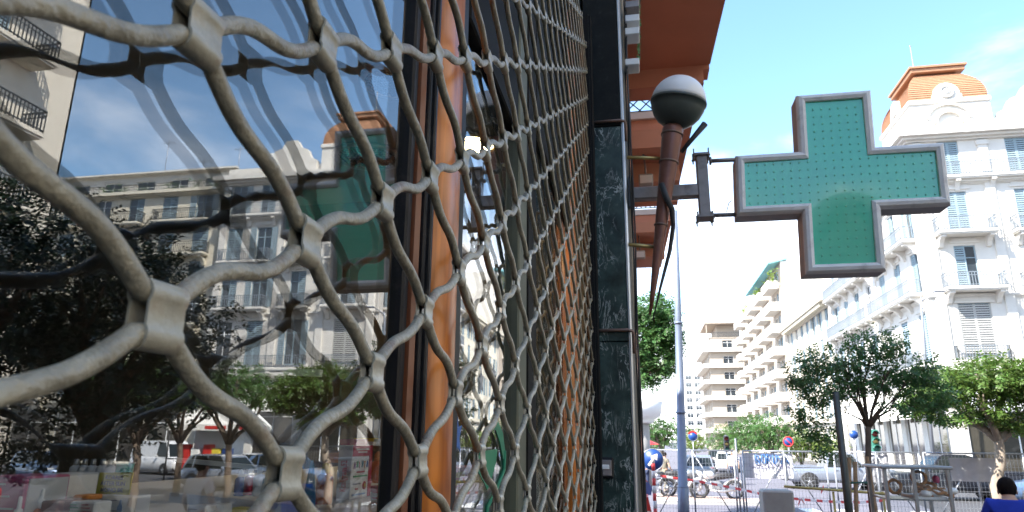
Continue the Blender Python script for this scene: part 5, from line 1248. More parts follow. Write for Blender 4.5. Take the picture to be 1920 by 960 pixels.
# ------------------------------------------------------------------ vehicles
def car(name, label, cat, loc, rz, paint, kind='hatch', group=None, L=4.1, Wd=1.72, Ht=1.45):
    root = thing(name, label, cat, loc, rz, group); hw = Wd/2
    wb = L*.60; fx = L*.5-L*.19; rx = fx-wb; wr = .31 if kind in ('hatch', 'sedan', 'van') else .37
    gb = .20 if kind in ('hatch', 'sedan', 'van') else .34
    belt = Ht*.60 if kind != 'van' else Ht*.52
    # lower body: sections along x (front is +x)
    def zt(x):
        u = x/L+.5
        if kind == 'pickup': return belt-.02 if u < .36 else (belt if u < .72 else belt-.06*((u-.72)/.28)**2-.02)
        return belt-.05*(max(0, .08-u)/.08) if u < .68 else belt-.03-.20*((u-.68)/.32)**1.7*Ht*.6
    m = MB(); n = 25; V = []
    for i in range(n):
        x = -L/2+L*i/(n-1); e = min(1, min(i, n-1-i)/2.2+.55); w = hw*(.93+.07*math.sin(PI*min(1, max(0, (x/L+.5))))) * (0.90+.10*min(1, e)); z1 = zt(x); zb = gb+.10*(1-min(1, min(i, n-1-i)/2))
        V += [(x, -w*.90, zb), (x, -w, zb+.16), (x, -w*1.0, (zb+z1)/2+.05), (x, -w*.97, z1-.05), (x, -w*.90, z1), (x, 0, z1+.02), (x, w*.90, z1), (x, w*.97, z1-.05), (x, w, (zb+z1)/2+.05), (x, w, zb+.16), (x, w*.90, zb)]
    k = 11; F = [(i*k+j, (i+1)*k+j, (i+1)*k+(j+1) % k, i*k+(j+1) % k) for i in range(n-1) for j in range(k)]
    F += [tuple(range(k)), tuple(reversed([(n-1)*k+j for j in range(k)]))]
    F = [tuple(reversed(f)) for f in F]
    m.add(V, F, 0, True); body = m.build('body', paint, root, local=True)
    # greenhouse
    if kind == 'hatch': gh = [(-L*.47, belt-.02), (-L*.41, Ht*.94), (-L*.30, Ht), (L*.02, Ht*.985), (L*.08, Ht*.95), (L*.235, belt-.05)]
    elif kind == 'sedan': gh = [(-L*.36, belt-.02), (-L*.24, Ht*.95), (-L*.15, Ht), (L*.02, Ht), (L*.07, Ht*.96), (L*.20, belt-.05)]
    elif kind == 'van': gh = [(-L*.49, belt-.02), (-L*.48, Ht*.93), (-L*.45, Ht), (L*.20, Ht), (L*.26, Ht*.95), (L*.38, belt-.04)]
    else: gh = [(-L*.13, belt-.03), (-L*.10, Ht*.95), (-L*.05, Ht), (L*.10, Ht), (L*.14, Ht*.96), (L*.255, belt-.05)]
    m = MB()
    wy = lambda z: hw*(.90-.17*(z-belt)/(Ht-belt))
    top = [(x, z) for x, z in gh]; N_ = len(top)
    V = [(x, -wy(z), z) for x, z in top]+[(x, wy(z), z) for x, z in top]
    F = [tuple(range(N_)), tuple(reversed(range(N_, 2*N_)))]+[(i, N_+i, N_+i+1, i+1) for i in range(N_-1)]
    m.add(V, F, 0, False); m.build('cabin', paint, root, local=True)
    # glass, a little proud of the cabin
    def side_glass(s, xa, xb, frac=.90):
        za = belt+.02; zb_ = belt+(Ht-belt)*frac
        def lim(z, lo):
            best = None
            for i in range(N_-1):
                (x0, z0), (x1, z1) = top[i], top[i+1]
                if (z0-z)*(z1-z) <= 0 and abs(z1-z0) > 1e-4:
                    x = x0+(x1-x0)*(z-z0)/(z1-z0)
                    if lo and x < (gh[0][0]+gh[-1][0])/2: best = x if best is None else max(best, x)
                    if not lo and x > (gh[0][0]+gh[-1][0])/2: best = x if best is None else min(best, x)
            return best
        P = []
        for (x, z) in ((xa, za), (xb, za), (xb, zb_), (xa, zb_)):
            lo = lim(z, True)+.10; hi = lim(z, False)-.10; x = min(max(x, lo), hi); P.append((x, s*(wy(z)+.006), z))
        q = MB(); q.add(P, [(0, 1, 2, 3) if s < 0 else (3, 2, 1, 0)]); q.build('side_window', 'car_glass', root, local=True)
    x0, x1 = gh[0][0], gh[-1][0]; mid = x0+(x1-x0)*.48
    for s in (-1, 1):
        if kind == 'van': side_glass(s, x0+(x1-x0)*.68, x1)
        elif kind == 'pickup': side_glass(s, x0, mid-.04); side_glass(s, mid+.04, x1)
        else: side_glass(s, x0+(x1-x0)*.02, x0+(x1-x0)*.22-.04); side_glass(s, x0+(x1-x0)*.22+.04, mid-.04); side_glass(s, mid+.04, x1)
    def cross_glass(i, nm):
        (xa, za), (xb, zb_) = top[i], top[i+1]; A = Vector((xa, 0, za)); B2 = Vector((xb, 0, zb_)); dv = (B2-A); nr = Vector((-dv.z, 0, dv.x)).normalized()*.008
        if nr.z < 0 and kind != 'van': nr = -nr
        if abs(nr.z) < .2: nr = Vector((math.copysign(.008, xa), 0, 0))
        a = A+dv*.10+nr; b = A+dv*.93+nr
        q = MB(); q.add([(a.x, -wy(a.z)+.08, a.z), (a.x, wy(a.z)-.08, a.z), (b.x, wy(b.z)-.07, b.z), (b.x, -wy(b.z)+.07, b.z)], [(0, 1, 2, 3) if xa > 0 else (3, 2, 1, 0)]); q.build(nm, 'car_glass', root, local=True)
    cross_glass(N_-2, 'windscreen')
    cross_glass(0, 'rear_window')
    if kind == 'pickup':
        q = MB()
        q.box2((-L*.49, -hw*.93, belt-.03), (-L*.145, -hw*.83, belt+.06), bev=.02); q.box2((-L*.49, hw*.83, belt-.03), (-L*.145, hw*.93, belt+.06), bev=.02); q.box2((-L*.49, -hw*.83, belt-.03), (-L*.47, hw*.83, belt+.06))
        q.build('bed_rim', paint, root, local=True)
        q = MB(); q.box2((-L*.469, -hw*.82, belt-.02), (-L*.15, hw*.82, belt+.028)); q.build('bed_cover', 'trim_black', root, local=True)
        q = MB(); q.box2((-L*.30, -hw*1.02, gb+.0), (L*.16, -hw*.90, gb+.07), bev=.02); q.box2((-L*.30, hw*.90, gb), (L*.16, hw*1.02, gb+.07), bev=.02); tag(q.build('side_step', 'trim_black', root, local=True))
    for x in (fx, rx):
        for s in (-1, 1):
            q = MB(); q.lathe([(wr+.075, 0), (wr+.075, .02), (wr+.02, .026)], (x, s*(hw*.985), wr+.01), (0, s, 0), 24); q.build('wheel_arch', 'trim_black', root, local=True)
            q = MB(); q.lathe([(wr*.62, -.11), (wr*.93, -.11), (wr, -.07), (wr, .06), (wr*.94, .10), (wr*.66, .105)], (x, s*(hw-.07), wr), (0, s, 0), 24); w_ = q.build('wheel', 'tyre', root, local=True)
            q = MB(); c0 = Vector((x, s*(hw-.07), wr)); q.lathe([(wr*.66, .09), (wr*.66, .104), (wr*.58, .104), (wr*.55, .03), (.05, .03)], c0, (0, s, 0), 24, caps=False)
            for a in range(5):
                an = a*2*PI/5+.3; e = c0+Vector((math.cos(an)*wr*.6, s*.085, math.sin(an)*wr*.6)); q.beam((c0+Vector((0, s*.095, 0)))[:], e[:], .05, .03)
            q.lathe([(.07, .05), (.07, .10), (.03, .115)], c0, (0, s, 0), 12); q.build('rim', 'rim', w_, local=True)
    for s in (-1, 1):
        q = MB(); q.box((L*.47, s*hw*.66, belt-.20), (.14, .32, .14), bev=.04); q.build('headlight', 'lamp_clear', root, local=True)
        q = MB(); q.box((-L*.484, s*hw*.78, belt-.14), (.08, .18, .26), bev=.03); q.build('tail_light', 'lamp_red', root, local=True)
        q = MB(); q.box((L*.16, s*(hw+.06), belt+.06), (.12, .16, .12), bev=.03); q.build('mirror', paint if kind != 'pickup' else 'trim_black', root, local=True)
        for k_ in range(2 if kind != 'van' else 1):
            xx = (mid-.15 if k_ == 0 else x0+(x1-x0)*.26); q = MB(); q.box((xx, s*(hw*1.0), belt-.12), (.18, .03, .035), bev=.01); q.build('door_handle', paint, root, local=True)
    q = MB(); q.box((L*.487, 0, gb+.16), (.10, Wd*.92, .22), bev=.04); q.build('bumper', paint if kind in ('hatch', 'sedan') else 'trim_black', root, local=True)
    q = MB(); q.box((-L*.487, 0, gb+.16), (.10, Wd*.92, .22), bev=.04); q.build('bumper', paint if kind in ('hatch', 'sedan') else 'trim_black', root, local=True)
    q = MB(); q.box((-L*.489-.03, 0, gb+.33), (.03, .5, .11)); q.build('number_plate', 'paper', root, local=True)
    q = MB(); q.box((L*.485, 0, belt-.24), (.06, Wd*.5, .14), bev=.02); q.build('radiator_grille', 'trim_black', root, local=True)
    return root
gp = lambda px, py: atz(px, py, -0.12)
c = gp(1570, 917); car('pickup_truck', 'silver double cab pickup truck driving right behind the wire fence', 'pickup truck', (c[0], c[1], -.12), 0.02, 'car_silver', 'pickup', None, 5.1, 1.8, 1.74)
c = gp(1808, 940); car('pickup_truck', 'black pickup truck parked behind the glass bread cart', 'pickup truck', (c[0]+.0, c[1]+.6, -.12), PI+0.03, 'car_black', 'pickup', None, 5.2, 1.8, 1.80)
c = aty(1312, 868, 41); car('parked_car', 'silver grey hatchback seen from behind beside the motorcycles', 'car', (c[0], 42, -.12), PI/2-.05, 'car_grey', 'hatch', None, 4.0, 1.7, 1.5)
c = aty(1362, 860, 58); car('parked_car', 'white car with dark windows far down the avenue', 'car', (c[0], 58, -.12), PI/2-.1, 'car_white', 'hatch', None, 4.1, 1.75, 1.5)
c = aty(1345, 858, 66); car('parked_car', 'black car beyond the silver grey hatchback', 'car', (c[0], 66, -.12), PI/2, 'car_black', 'sedan', None, 4.3, 1.75, 1.5)
c = aty(1912, 850, 31); car('parked_car', 'blue grey car behind the man in the blue shirt', 'car', (c[0]+1.2, 31, -.12), PI-.05, 'car_blue', 'hatch', None, 4.2, 1.75, 1.5)
# cars seen in the glass in front of the kiosk
car('parked_car', 'grey estate car mirrored below the white kiosk awning', 'car', (17.6, 29.0, -.12), PI+.25, 'car_silver', 'hatch', None, 4.2, 1.75, 1.5)
car('parked_car', 'white hatchback mirrored right behind the grey estate car', 'car', (17.0, 31.8, -.12), PI+.3, 'car_white', 'hatch', None, 4.0, 1.7, 1.5)
car('parked_van', 'white delivery van mirrored left of the kiosk', 'van', (29.0, 40.0, -.12), PI+.35, 'car_white', 'van', None, 4.6, 1.85, 2.0)
car('parked_car', 'blue car mirrored at the left behind the white van', 'car', (28.5, 30.5, -.12), PI+.4, 'car_blue', 'hatch', None, 4.1, 1.75, 1.5)
car('parked_car', 'small red car mirrored at the far left under the dark trees', 'car', (20.0, 17.3, -.12), PI/2+.2, 'red_paint', 'hatch', None, 3.8, 1.65, 1.45)
# motorcycles and bicycle on the island
def two_wheeler(name, label, cat, loc, rz, wr, matn, motor):
    t = thing(name, label, cat, loc, rz); wb = 1.35 if motor else 1.05
    for x in (-wb/2, wb/2):
        q = MB(); q.tube([(x+wr*math.cos(a), 0, wr+wr*math.sin(a)) for a in np.linspace(0, 2*PI, 25)[:-1]], .055 if motor else .022, 6, closed=True); w_ = q.build('wheel', 'tyre', t, local=True)
        q = MB()
        for a in range(8): q.tube([(x, 0, wr), (x+wr*.95*math.cos(a*PI/4), 0, wr+wr*.95*math.sin(a*PI/4))], .008, 4)
        q.lathe([(.06, -.05), (.06, .05)], (x, 0, wr), (0, 1, 0), 10); q.build('spokes', 'rim', w_, local=True)
        if motor: q = MB(); q.tube([(x+(wr+.09)*math.cos(a), 0, wr+(wr+.09)*math.sin(a)) for a in np.linspace(.3, 2.7, 9)], .05, 6); q.build('mudguard', matn, t, local=True)
    if motor:
        q = MB(); q.tube([(-.75, 0, .86), (-.4, 0, .84), (-.05, 0, .80), (.12, 0, .78)], [.08, .13, .14, .06], 10); q.build('saddle', 'trim_black', t, local=True)
        q = MB(); q.tube([(.05, 0, .80), (.2, 0, .86), (.42, 0, .84), (.5, 0, .80)], [.08, .15, .15, .06], 10); q.build('tank', matn, t, local=True)
        q = MB(); q.box((.05, 0, .45), (.48, .26, .38), bev=.08); q.build('engine', 'rim', t, local=True)
        q = MB(); q.tube([(.3, .16, .3), (-.2, .17, .26), (-.7, .18, .36)], [.03, .04, .055], 8); q.build('exhaust', 'rim', t, local=True)
        q = MB(); q.lathe([(.10, 0), (.11, .06), (.06, .14)], (.66, 0, .86), (-1, 0, 0), 12); q.build('headlight', 'lamp_clear', t, local=True)
        q = MB(); q.box((-.82, 0, .74), (.08, .16, .08), bev=.02); q.build('tail_light', 'lamp_red', t, local=True)
        q = MB(); q.tube([(.675, .07, wr), (.55, .07, .98)], .025, 6); q.tube([(.675, -.07, wr), (.55, -.07, .98)], .025, 6); q.build('fork', 'rim', t, local=True)
    else:
        q = MB()
        for a, b in (((-wb/2, wr), (-.15, .32)), ((-.15, .32), (-.28, .82)), ((-.24, .72), (.36, .78)), ((-.15, .32), (.38, .68)), ((.35, .86), (wb/2, wr)), ((-wb/2, wr), (-.25, .7))): q.tube([(a[0], 0, a[1]), (b[0], 0, b[1])], .02, 6)
        q.build('frame', matn, t, local=True)
        q = MB(); q.tube([(-.42, 0, .86), (-.28, 0, .88), (-.14, 0, .86)], [.06, .06, .02], 8); q.build('saddle', 'trim_black', t, local=True)
        q = MB(); q.box((.5, 0, .84), (.28, .30, .2), bev=.03); q.build('basket', 'iron', t, local=True)
    q = MB(); q.tube([(.48, -.34, 1.02), (.54, -.12, 1.0), (.54, .12, 1.0), (.48, .34, 1.02)], .018, 6); q.build('handlebar', 'trim_black', t, local=True)
    return t
c = aty(1268, 884, 29.3); two_wheeler('motorcycle', 'dark motorcycle with red tail parked behind the tall pole', 'motorcycle', (c[0]+.3, 29.6, .012), .25, .31, 'car_grey', True)
c = aty(1262, 884, 28.8); two_wheeler('bicycle', 'black bicycle leaning left of the tall pole', 'bicycle', (c[0], 28.9, .012), PI+.1, .33, 'trim_black', False)
c = aty(1342, 884, 28.6); two_wheeler('motorcycle', 'silver motorcycle with white tail at the right end of the island', 'motorcycle', (c[0], 28.7, .012), PI+.15, .31, 'car_white', True)

# ------------------------------------------------------------------ people
def skin_mesh(name, joints, edges, matn, parent, levels=2):
    me = bpy.data.meshes.new(name); me.from_pydata([j[0] for j in joints], edges, []); me.materials.append(MATS[matn])
    o = bpy.data.objects.new(name, me); COL.objects.link(o); o.parent = parent
    sk = o.modifiers.new('skin', 'SKIN'); sk.use_smooth_shade = True
    for i, j in enumerate(joints):
        r = j[1]; r = r if hasattr(r, '__len__') else (r, r)
        me.skin_vertices[0].data[i].radius = r; me.skin_vertices[0].data[i].use_root = (i == 0)
    sb = o.modifiers.new('subdiv', 'SUBSURF'); sb.levels = levels; sb.render_levels = levels
    return o
def person(label, loc, rz, H=1.75, shirt='cloth_blue', trousers='cloth_navy', hair='hair_dark', sleeve=.5, arm=((.10, .05), (.10, .05)), elbow=(0.05, .05), stride=.10, lean=0.0, long_hair=False, hunch=0.0, group=None, female=False):
    """faces +y in its own frame"""
    t = thing('person', label, 'person', loc, rz, group); k = H/1.75; sw = .185 if not female else .16
    J = []; E = []
    def j(p, r, par=None):
        J.append((Vector(p)*k, r*k if not hasattr(r, '__len__') else (r[0]*k, r[1]*k)));
        if par is not None: E.append((par, len(J)-1))
        return len(J)-1
    ly = lean
    pel = j((0, 0, .95), (.145, .115)); wst = j((0, .01+ly*.2, 1.12), (.125, .10), pel); chs = j((0, .01+ly*.6, 1.32), (.16, .115), wst); nb_ = j((0, .0+ly*.9, 1.465), (.105, .08), chs); hd_, hf_ = hunch, hunch*.9
    nk = j((0, .02+ly+hf_*.4, 1.53-hd_*.5), .064, nb_)
    hd0 = j((0, .035+ly+hf_, 1.60-hd_), (.070, .080), nk); hd1 = j((0, .03+ly+hf_, 1.665-hd_), (.078, .098), hd0); hd2 = j((0, .02+ly+hf_, 1.725-hd_), (.060, .078), hd1)
    nose = j((0, .137+ly+hf_, 1.638-hd_), .011, hd1)
    hands = []; arms = []
    for s, ai in ((-1, 0), (1, 1)):
        sh = j((s*sw, -.005+ly*.8, 1.425), .066, chs); out, fwd = arm[ai]
        el = Vector((s*(sw+.04+out*.6), -.03+fwd*.9+ly*.7, 1.13)); elb = j(el, .043, sh)
        fo = elbow[ai]; wr = Vector((s*(sw+.045+out*.8-fo*.2), -.03+fwd*1.6+fo*2.2+ly*.6, .88+fo*1.6)); wri = j(wr, .030, elb)
        d = (wr-el).normalized(); pm = j(wr+d*.065, (.035, .022), wri); hands.append((wr, d, s)); arms.append((sh, elb, wri))
        sd_ = Vector((0, 1, 0)) if abs(d.y) < .6 else Vector((1, 0, 0))
        for q_, (o_, l_) in enumerate(((-.03, .062), (-.01, .072), (.01, .068), (.03, .052))):
            b = wr+d*.085+sd_*o_; f1 = j(b, .0095, pm); j(b+d*l_+Vector((-s*.012, 0, 0)), .0075, f1)
        th = j(wr+d*.03+sd_*.04, .011, wri); j(wr+d*.075+sd_*.06+Vector((-s*.02, 0, 0)), .009, th)
    legs = []
    for s, st_ in ((-1, stride), (1, -stride)):
        hp = j((s*.085, 0, .90), .095, pel); kn = j((s*.095, st_*.6+.02, .50), .062, hp); an = j((s*.10, st_-.02, .09), .042, kn); hl = j((s*.10, st_-.04, .045), .042, an); toe = j((s*.115, st_+.15, .035), (.045, .03), hl); legs.append((hp, kn, an))
    body = skin_mesh('body', J, E, 'skin', t)
    def sub(idx, grow, name, matn, ext=None):
        mp = {i: n for n, i in enumerate(idx)}
        jj = []
        for i in idx:
            r = J[i][1]; r = r if hasattr(r, '__len__') else (r, r); g_ = grow*k; jj.append((J[i][0], (r[0]+g_, r[1]+g_)))
        ee = [(mp[a], mp[b]) for a, b in E if a in mp and b in mp]
        if ext:
            for (par, p, r) in ext: jj.append((Vector(p), r)); ee.append((mp[par], len(jj)-1))
        return skin_mesh(name, jj, ee, matn, t)
    ex = []
    for (sh, elb, wri) in arms:
        a, b = J[sh][0], J[elb][0]; ex.append((sh, a.lerp(b, sleeve if sleeve <= 1 else 1), (.064*k, .064*k)))
        if sleeve > 1: ex[-1] = (sh, b, (.056*k, .056*k))
    sh_ = sub([pel, wst, chs, nb_, arms[0][0], arms[1][0]], .016, 'shirt', shirt, ex)
    if sleeve > 1:
        sub([arms[0][1], arms[0][2]], .014, 'sleeve', shirt); sub([arms[1][1], arms[1][2]], .014, 'sleeve', shirt)
    sub([pel, legs[0][0], legs[0][1], legs[0][2], legs[1][0], legs[1][1], legs[1][2]], .014, 'trousers', trousers)
    for (hp, kn, an) in legs:
        a = J[an][0]; q = MB(); q.ball((a.x, a.y+.06*k, .045*k), (.055*k, .145*k, .05*k), 10, 6); q.build('shoe', 'trim_black', t, local=True)
    hc = Vector((0, .025+ly+hf_, 1.675-hd_))*k
    q = MB(); n_, m_ = 16, 10; V = []
    for i in range(m_+1):
        th = PI*i/m_*.80
        for a in range(n_):
            an = 2*PI*a/n_; fr_ = .5+.5*math.sin(an); cut = 1-.50*fr_**1.5*(i/m_)
            tt = th*cut; rr = 1+.03*math.sin(a*5+i*2)*.6
            V.append((hc.x+.092*k*math.sin(tt)*math.cos(an)*rr, hc.y+(.112*math.sin(tt)*math.sin(an)-.004)*k*rr, hc.z+.112*k*math.cos(tt)))
    F = [(i*n_+a, (i+1)*n_+a, (i+1)*n_+(a+1) % n_, i*n_+(a+1) % n_) for i in range(m_) for a in range(n_)]
    q.add(V, F, 0, True)
    if long_hair: q.ball((hc.x, hc.y-.05*k, hc.z-.10*k), (.085*k, .06*k, .15*k), 12, 8)
    hr = q.build('hair', hair, t, local=True)
    for s in (-1, 1):
        q = MB(); q.ball((s*.083*k, hc.y+.0*k, hc.z-.045*k), (.012*k, .022*k, .032*k), 8, 6); q.build('ear', 'skin', t, local=True)
        q = MB(); q.ball((s*.031*k, hc.y+.083*k, hc.z-.015*k), (.012*k, .008*k, .007*k), 8, 6); q.build('eye', 'ink', t, local=True)
    q = MB(); q.ball((0, hc.y+.088*k, hc.z-.078*k), (.024*k, .008*k, .006*k), 8, 6); q.build('mouth', 'red_print', t, local=True)
    return t, J, hands
c = aty(1886, 893, 8.4); zt_ = c[2]
person('dark haired man in a blue shirt seen from behind at the lower right', (c[0]-.02, 8.35, zt_-(1.795-.075)*1.70/1.75), -.35, 1.70, 'cloth_blue', 'cloth_navy', sleeve=.9, lean=.08, hunch=.075)
q = MB()
# collar edge of the shirt
c = aty(1210, 865, 34); person('man in a bright blue shirt and navy trousers on the far pavement', (c[0], 34, -.12), PI*.9, 1.72, 'cloth_royal', 'cloth_navy', hair='hair_grey', stride=.03, elbow=(.2, .05))
c = aty(1196, 890, 20.3); t, J, hands = person('woman in a black top and jeans walking beside the marble pier', (c[0]-.02, 20.3, -.12+.02), PI*.55, 1.68, 'cloth_black', 'cloth_jeans', sleeve=.35, long_hair=True, female=True, stride=.14)
bg_ = thing('shoulder_bag', 'blue shoulder bag carried by the woman in the black top', 'bag', (c[0]+.12, 20.15, .75))
q = MB(); cb_ = (c[0]+.17, 20.05, .86); q.prism([(-.17, -.17), (.17, -.17), (.20, .02), (.12, .15), (-.12, .15), (-.20, .02)], lambda u, v, h: (cb_[0]+u, cb_[1]+h, cb_[2]+v), -.06, .06); q.build('pouch', 'bag_blue', bg_)
q = MB(); q.tube([(cb_[0]-.10, cb_[1], cb_[2]+.15), (cb_[0]-.12, cb_[1]+.06, 1.15), (cb_[0]-.14, cb_[1]+.14, 1.34), (cb_[0]-.06, cb_[1]+.12, 1.15), (cb_[0]+.10, cb_[1], cb_[2]+.15)], .012, 6); q.build('strap', 'red_print', bg_)
c = aty(1246, 866, 33.5); person('man in an olive shirt walking behind the fence left of the pole', (c[0], 33.5, -.12), -.8, 1.72, 'cloth_olive', 'cloth_olive', stride=.16)
c = aty(1374, 866, 40); person('person in a white shirt and dark trousers crossing behind the fence posts', (c[0], 40, -.12), PI*.9, 1.76, 'cloth_white', 'cloth_navy', stride=.06)
person('man in a pale shirt mirrored in the window near the grey car', (6.0, 9.8, 0), .25, 1.78, 'cloth_white', 'cloth_jeans', sleeve=.6, stride=.08)
for k, (px, y_, sh, lab) in enumerate(((1192, 47, 'cloth_black', 'far passer-by in black near the dark red sunshade'), (1201, 50, 'cloth_olive', 'far passer-by in brown beside the dark red sunshade'))):
    c = aty(px, 860, y_); person(lab, (c[0], y_, -.12), PI*(.8+.3*k), 1.7, sh, 'cloth_navy', stride=.1)

# ------------------------------------------------------------------ bread cart with a glass case
A = aty(1655, 875, 8.0); Bv = aty(1780, 882, 8.0)
x0, x1, zt = A[0], Bv[0], A[2]; dp = .55
ct = thing('bread_cart', 'street vendor cart with glass case of bread rings', 'cart', ((x0+x1)/2, 8.25, 0))
for (x, y) in ((x0, 8), (x1-.03, 8), (x0, 8+dp), (x1-.03, 8+dp), (x0+.27, 8)):
    q = MB(); q.box2((x, y, 1.0), (x+.03, y+.03, zt-.02)); q.build('corner_post', 'aluminium', ct)
q = MB(); q.box2((x0-.03, 7.97, zt-.02), (x1+.03, 8+dp+.06, zt+.012), bev=.008); q.build('roof', 'aluminium', ct)
q = MB(); q.box2((x0+.031, 8.03, zt-.33), (x1-.031, 8+dp, zt-.315)); q.build('shelf', 'aluminium', ct)
q = MB(); q.box2((x0-.02, 7.98, .55), (x1+.02, 8+dp+.05, 1.0), bev=.01); q.build('base', 'aluminium', ct)
for (xa, xb) in ((x0+.031, x0+.269), (x0+.301, x1-.031)):
    q = MB(); q.box2((xa, 8.012, 1.0), (xb, 8.018, zt-.021)); q.build('glass_panel', 'thin_glass', ct)
for y in (8.0+dp+.012,): q = MB(); q.box2((x0+.031, y, 1.0), (x1-.031, y+.005, zt-.021)); q.build('glass_panel', 'thin_glass', ct)
for x in (x0+.1, x1-.1):
    q = MB(); q.lathe([(.10, 0), (.28, 0), (.28, .05), (.10, .05)], (x, 8.0 if x < 3 else 8.0, .28), (0, 1, 0), 20); q.build('wheel', 'tyre', ct)
q = MB(); q.box2((x0+.31, 8.04, zt-.314), (x1-.05, 8+dp-.02, zt-.29)); q.build('tray_paper', 'paper', ct)
def ring_bread(c, r, th, rx, ry, lab):
    q = MB(); R = Matrix.Rotation(rx, 3, 'X') @ Matrix.Rotation(ry, 3, 'Y'); n_ = 16
    q.tube([(Vector(c)+R @ Vector((r*math.cos(a)*(1+.04*math.sin(3*a)), r*math.sin(a), .006*math.sin(4*a))))[:] for a in np.linspace(0, 2*PI, n_+1)[:-1]], [th*(1+.12*math.sin(5*a)) for a in np.linspace(0, 2*PI, n_+1)[:-1]], 8, closed=True)
    o = q.build('bread_ring', 'bread'); return tag(o, lab, 'bread', 'bread rings in the cart')
for i, (dx, dz, rx) in enumerate(((.36, -.11, 1.35), (.40, -.225, .25), (.47, -.21, .9), (.53, -.235, .3), (.13, -.20, 1.45), (.17, -.55, 1.4), (.60, -.25, .35), (.43, -.26, .15))):
    ring_bread((x0+dx, 8.09+.04*(i % 3), zt+dz), .066, .016, rx, .15*(i-3), ['upright bread ring at the top of the glass case', 'bread ring lying on the left of the shelf', 'bread ring leaning on the pile in the glass case', 'flat bread ring in the middle of the shelf', 'bread ring hanging in the narrow left compartment', 'lower bread ring at the bottom of the left compartment', 'bread ring lying near the right end of the shelf', 'bottom bread ring under the pile in the glass case'][i])
for i, (dx, dz, s_) in enumerate(((.40, -.283, .06), (.50, -.278, .075), (.60, -.27, .07), (.67, -.255, .06))):
    q = MB(); q.ball((x0+dx, 8.08+.02*i, zt+dz+.02), (s_, .07, .036), 10, 7); tag(q.build('bread_roll', 'paper'), ['pale paper wrapped roll at the left of the cart shelf', 'large pale wrapped roll in the middle of the cart shelf', 'pale wrapped roll right of the middle on the cart shelf', 'raised wrapped roll at the right end of the cart shelf'][i], 'bread roll', 'wrapped rolls in the cart')
q = MB(); q.lathe([(.030, 0), (.034, .03), (.03, .06), (.012, .075)], (x0+.56, 8.2, zt-.16), n=12); tag(q.build('sauce_bottle', 'pink_box'), 'small pink bottle standing behind the bread rings', 'bottle')
for i, dx in enumerate((.45, .55)):
    q = MB(); q.ball((x0+dx, 8.12, 1.045), (.07, .06, .045), 10, 7); tag(q.build('bread_loaf', 'bread'), ['left brown loaf at the bottom of the glass case', 'right brown loaf at the bottom of the glass case'][i], 'bread loaf', 'loaves in the cart')

# kiosk opposite, mirrored in the glass
kk = thing('newspaper_kiosk', 'white awninged newspaper kiosk with red trim mirrored in the window', 'kiosk', (21.5, 34.5, -.12))
K0 = (20.6, 33.6)
m = MB(); m.box2((K0[0]+.6, K0[1]+.6, -.12), (K0[0]+2.4, K0[1]+2.4, 2.6)); m.build('booth', 'white_paint', kk)
m = MB(); a0_, a1_, b0_, b1_ = K0[0]-.4, K0[0]+3.4, K0[1]-.4, K0[1]+3.4; ca, cb2 = K0[0]+1.5, K0[1]+1.5
m.add([(a0_, b0_, 2.75), (a1_, b0_, 2.75), (a1_, b1_, 2.75), (a0_, b1_, 2.75), (ca-.7, cb2-.7, 4.2), (ca+.7, cb2-.7, 4.2), (ca+.7, cb2+.7, 4.2), (ca-.7, cb2+.7, 4.2)], [(0, 1, 5, 4), (1, 2, 6, 5), (2, 3, 7, 6), (3, 0, 4, 7), (4, 5, 6, 7), (3, 2, 1, 0)])
m.box2((a0_, b0_-.02, 2.45), (a1_, b0_, 2.76)); m.box2((a0_-.02, b0_, 2.45), (a0_, b1_, 2.76)); m.box2((ca-.7, cb2-.7, 4.2), (ca+.7, cb2+.7, 4.6)); m.build('awning', 'awning_white', kk)
m = MB(); m.box2((a0_+.4, b0_-.03, 2.52), (a0_+1.6, b0_-.021, 2.68)); m.box2((a0_-.03, b0_+.5, 2.5), (a0_-.021, b1_-.5, 2.7)); m.box2((ca-.5, cb2-.712, 4.3), (ca+.5, cb2-.701, 4.5)); m.build('red_band', 'red_paint', kk)
for (x, y) in ((a0_+.1, b0_+.1), (a1_-.1, b0_+.1), (a0_+.1, b1_-.1)):
    q = MB(); q.tube([(x, y, -.12), (x, y, 2.6)], .04, 6); q.build('post', 'trim_black', kk)
for i, (mm, x) in enumerate((('sign_blue', .0), ('red_paint', 1.1), ('paper', 1.8), ('red_paint', 2.4), ('yellow_print', .6))):
    q = MB(); q.box((K0[0]+x+.2, K0[1]+.3, .95+.2*(i % 2)), (.5, .3, 1.2), bev=.02); q.build('news_rack', mm, kk)

# ------------------------------------------------------------------ inside the window: counter and goods
KY = 0.66
CT = 2.1-(2.1-1.94)*KY
dc = thing('display_counter', 'pale display counter with shelf edges behind the shop glass', 'counter', (-.8, 1.3, .41))
m = MB(); m.box2((-1.2, .90, CT-.02), (-.345, 2.75, CT), bev=.004); m.build('top', 'shelf_white', dc)
m = MB(); m.box2((-1.15, .93, .42), (-.37, 2.70, CT-.021)); m.build('base', 'shelf_white', dc)
m = MB(); m.box2((-1.2, -.6, CT-.024), (-.345, .88, CT-.004), bev=.004); m.build('top', 'interior_floor', dc)
m = MB(); m.box2((-1.15, -.55, .42), (-.37, .86, CT-.025)); m.build('base', 'interior_floor', dc)
def bar(px0, py0, px1, py1, x, th, nm='shelf_edge'):
    y = atx((px0+px1)/2, (py0+py1)/2, x)[1]; a = aty(px0, py0, y); b = aty(px1, py1, y); q = MB(); q.beam(a, b, .012, th); return q.build(nm, 'shelf_white', dc)
bar(322, 932, 560, 956, -.56, .013); bar(330, 862, 520, 880, -.60, .006); bar(470, 694, 602, 700, -.75, .015)
SCx = -0.80
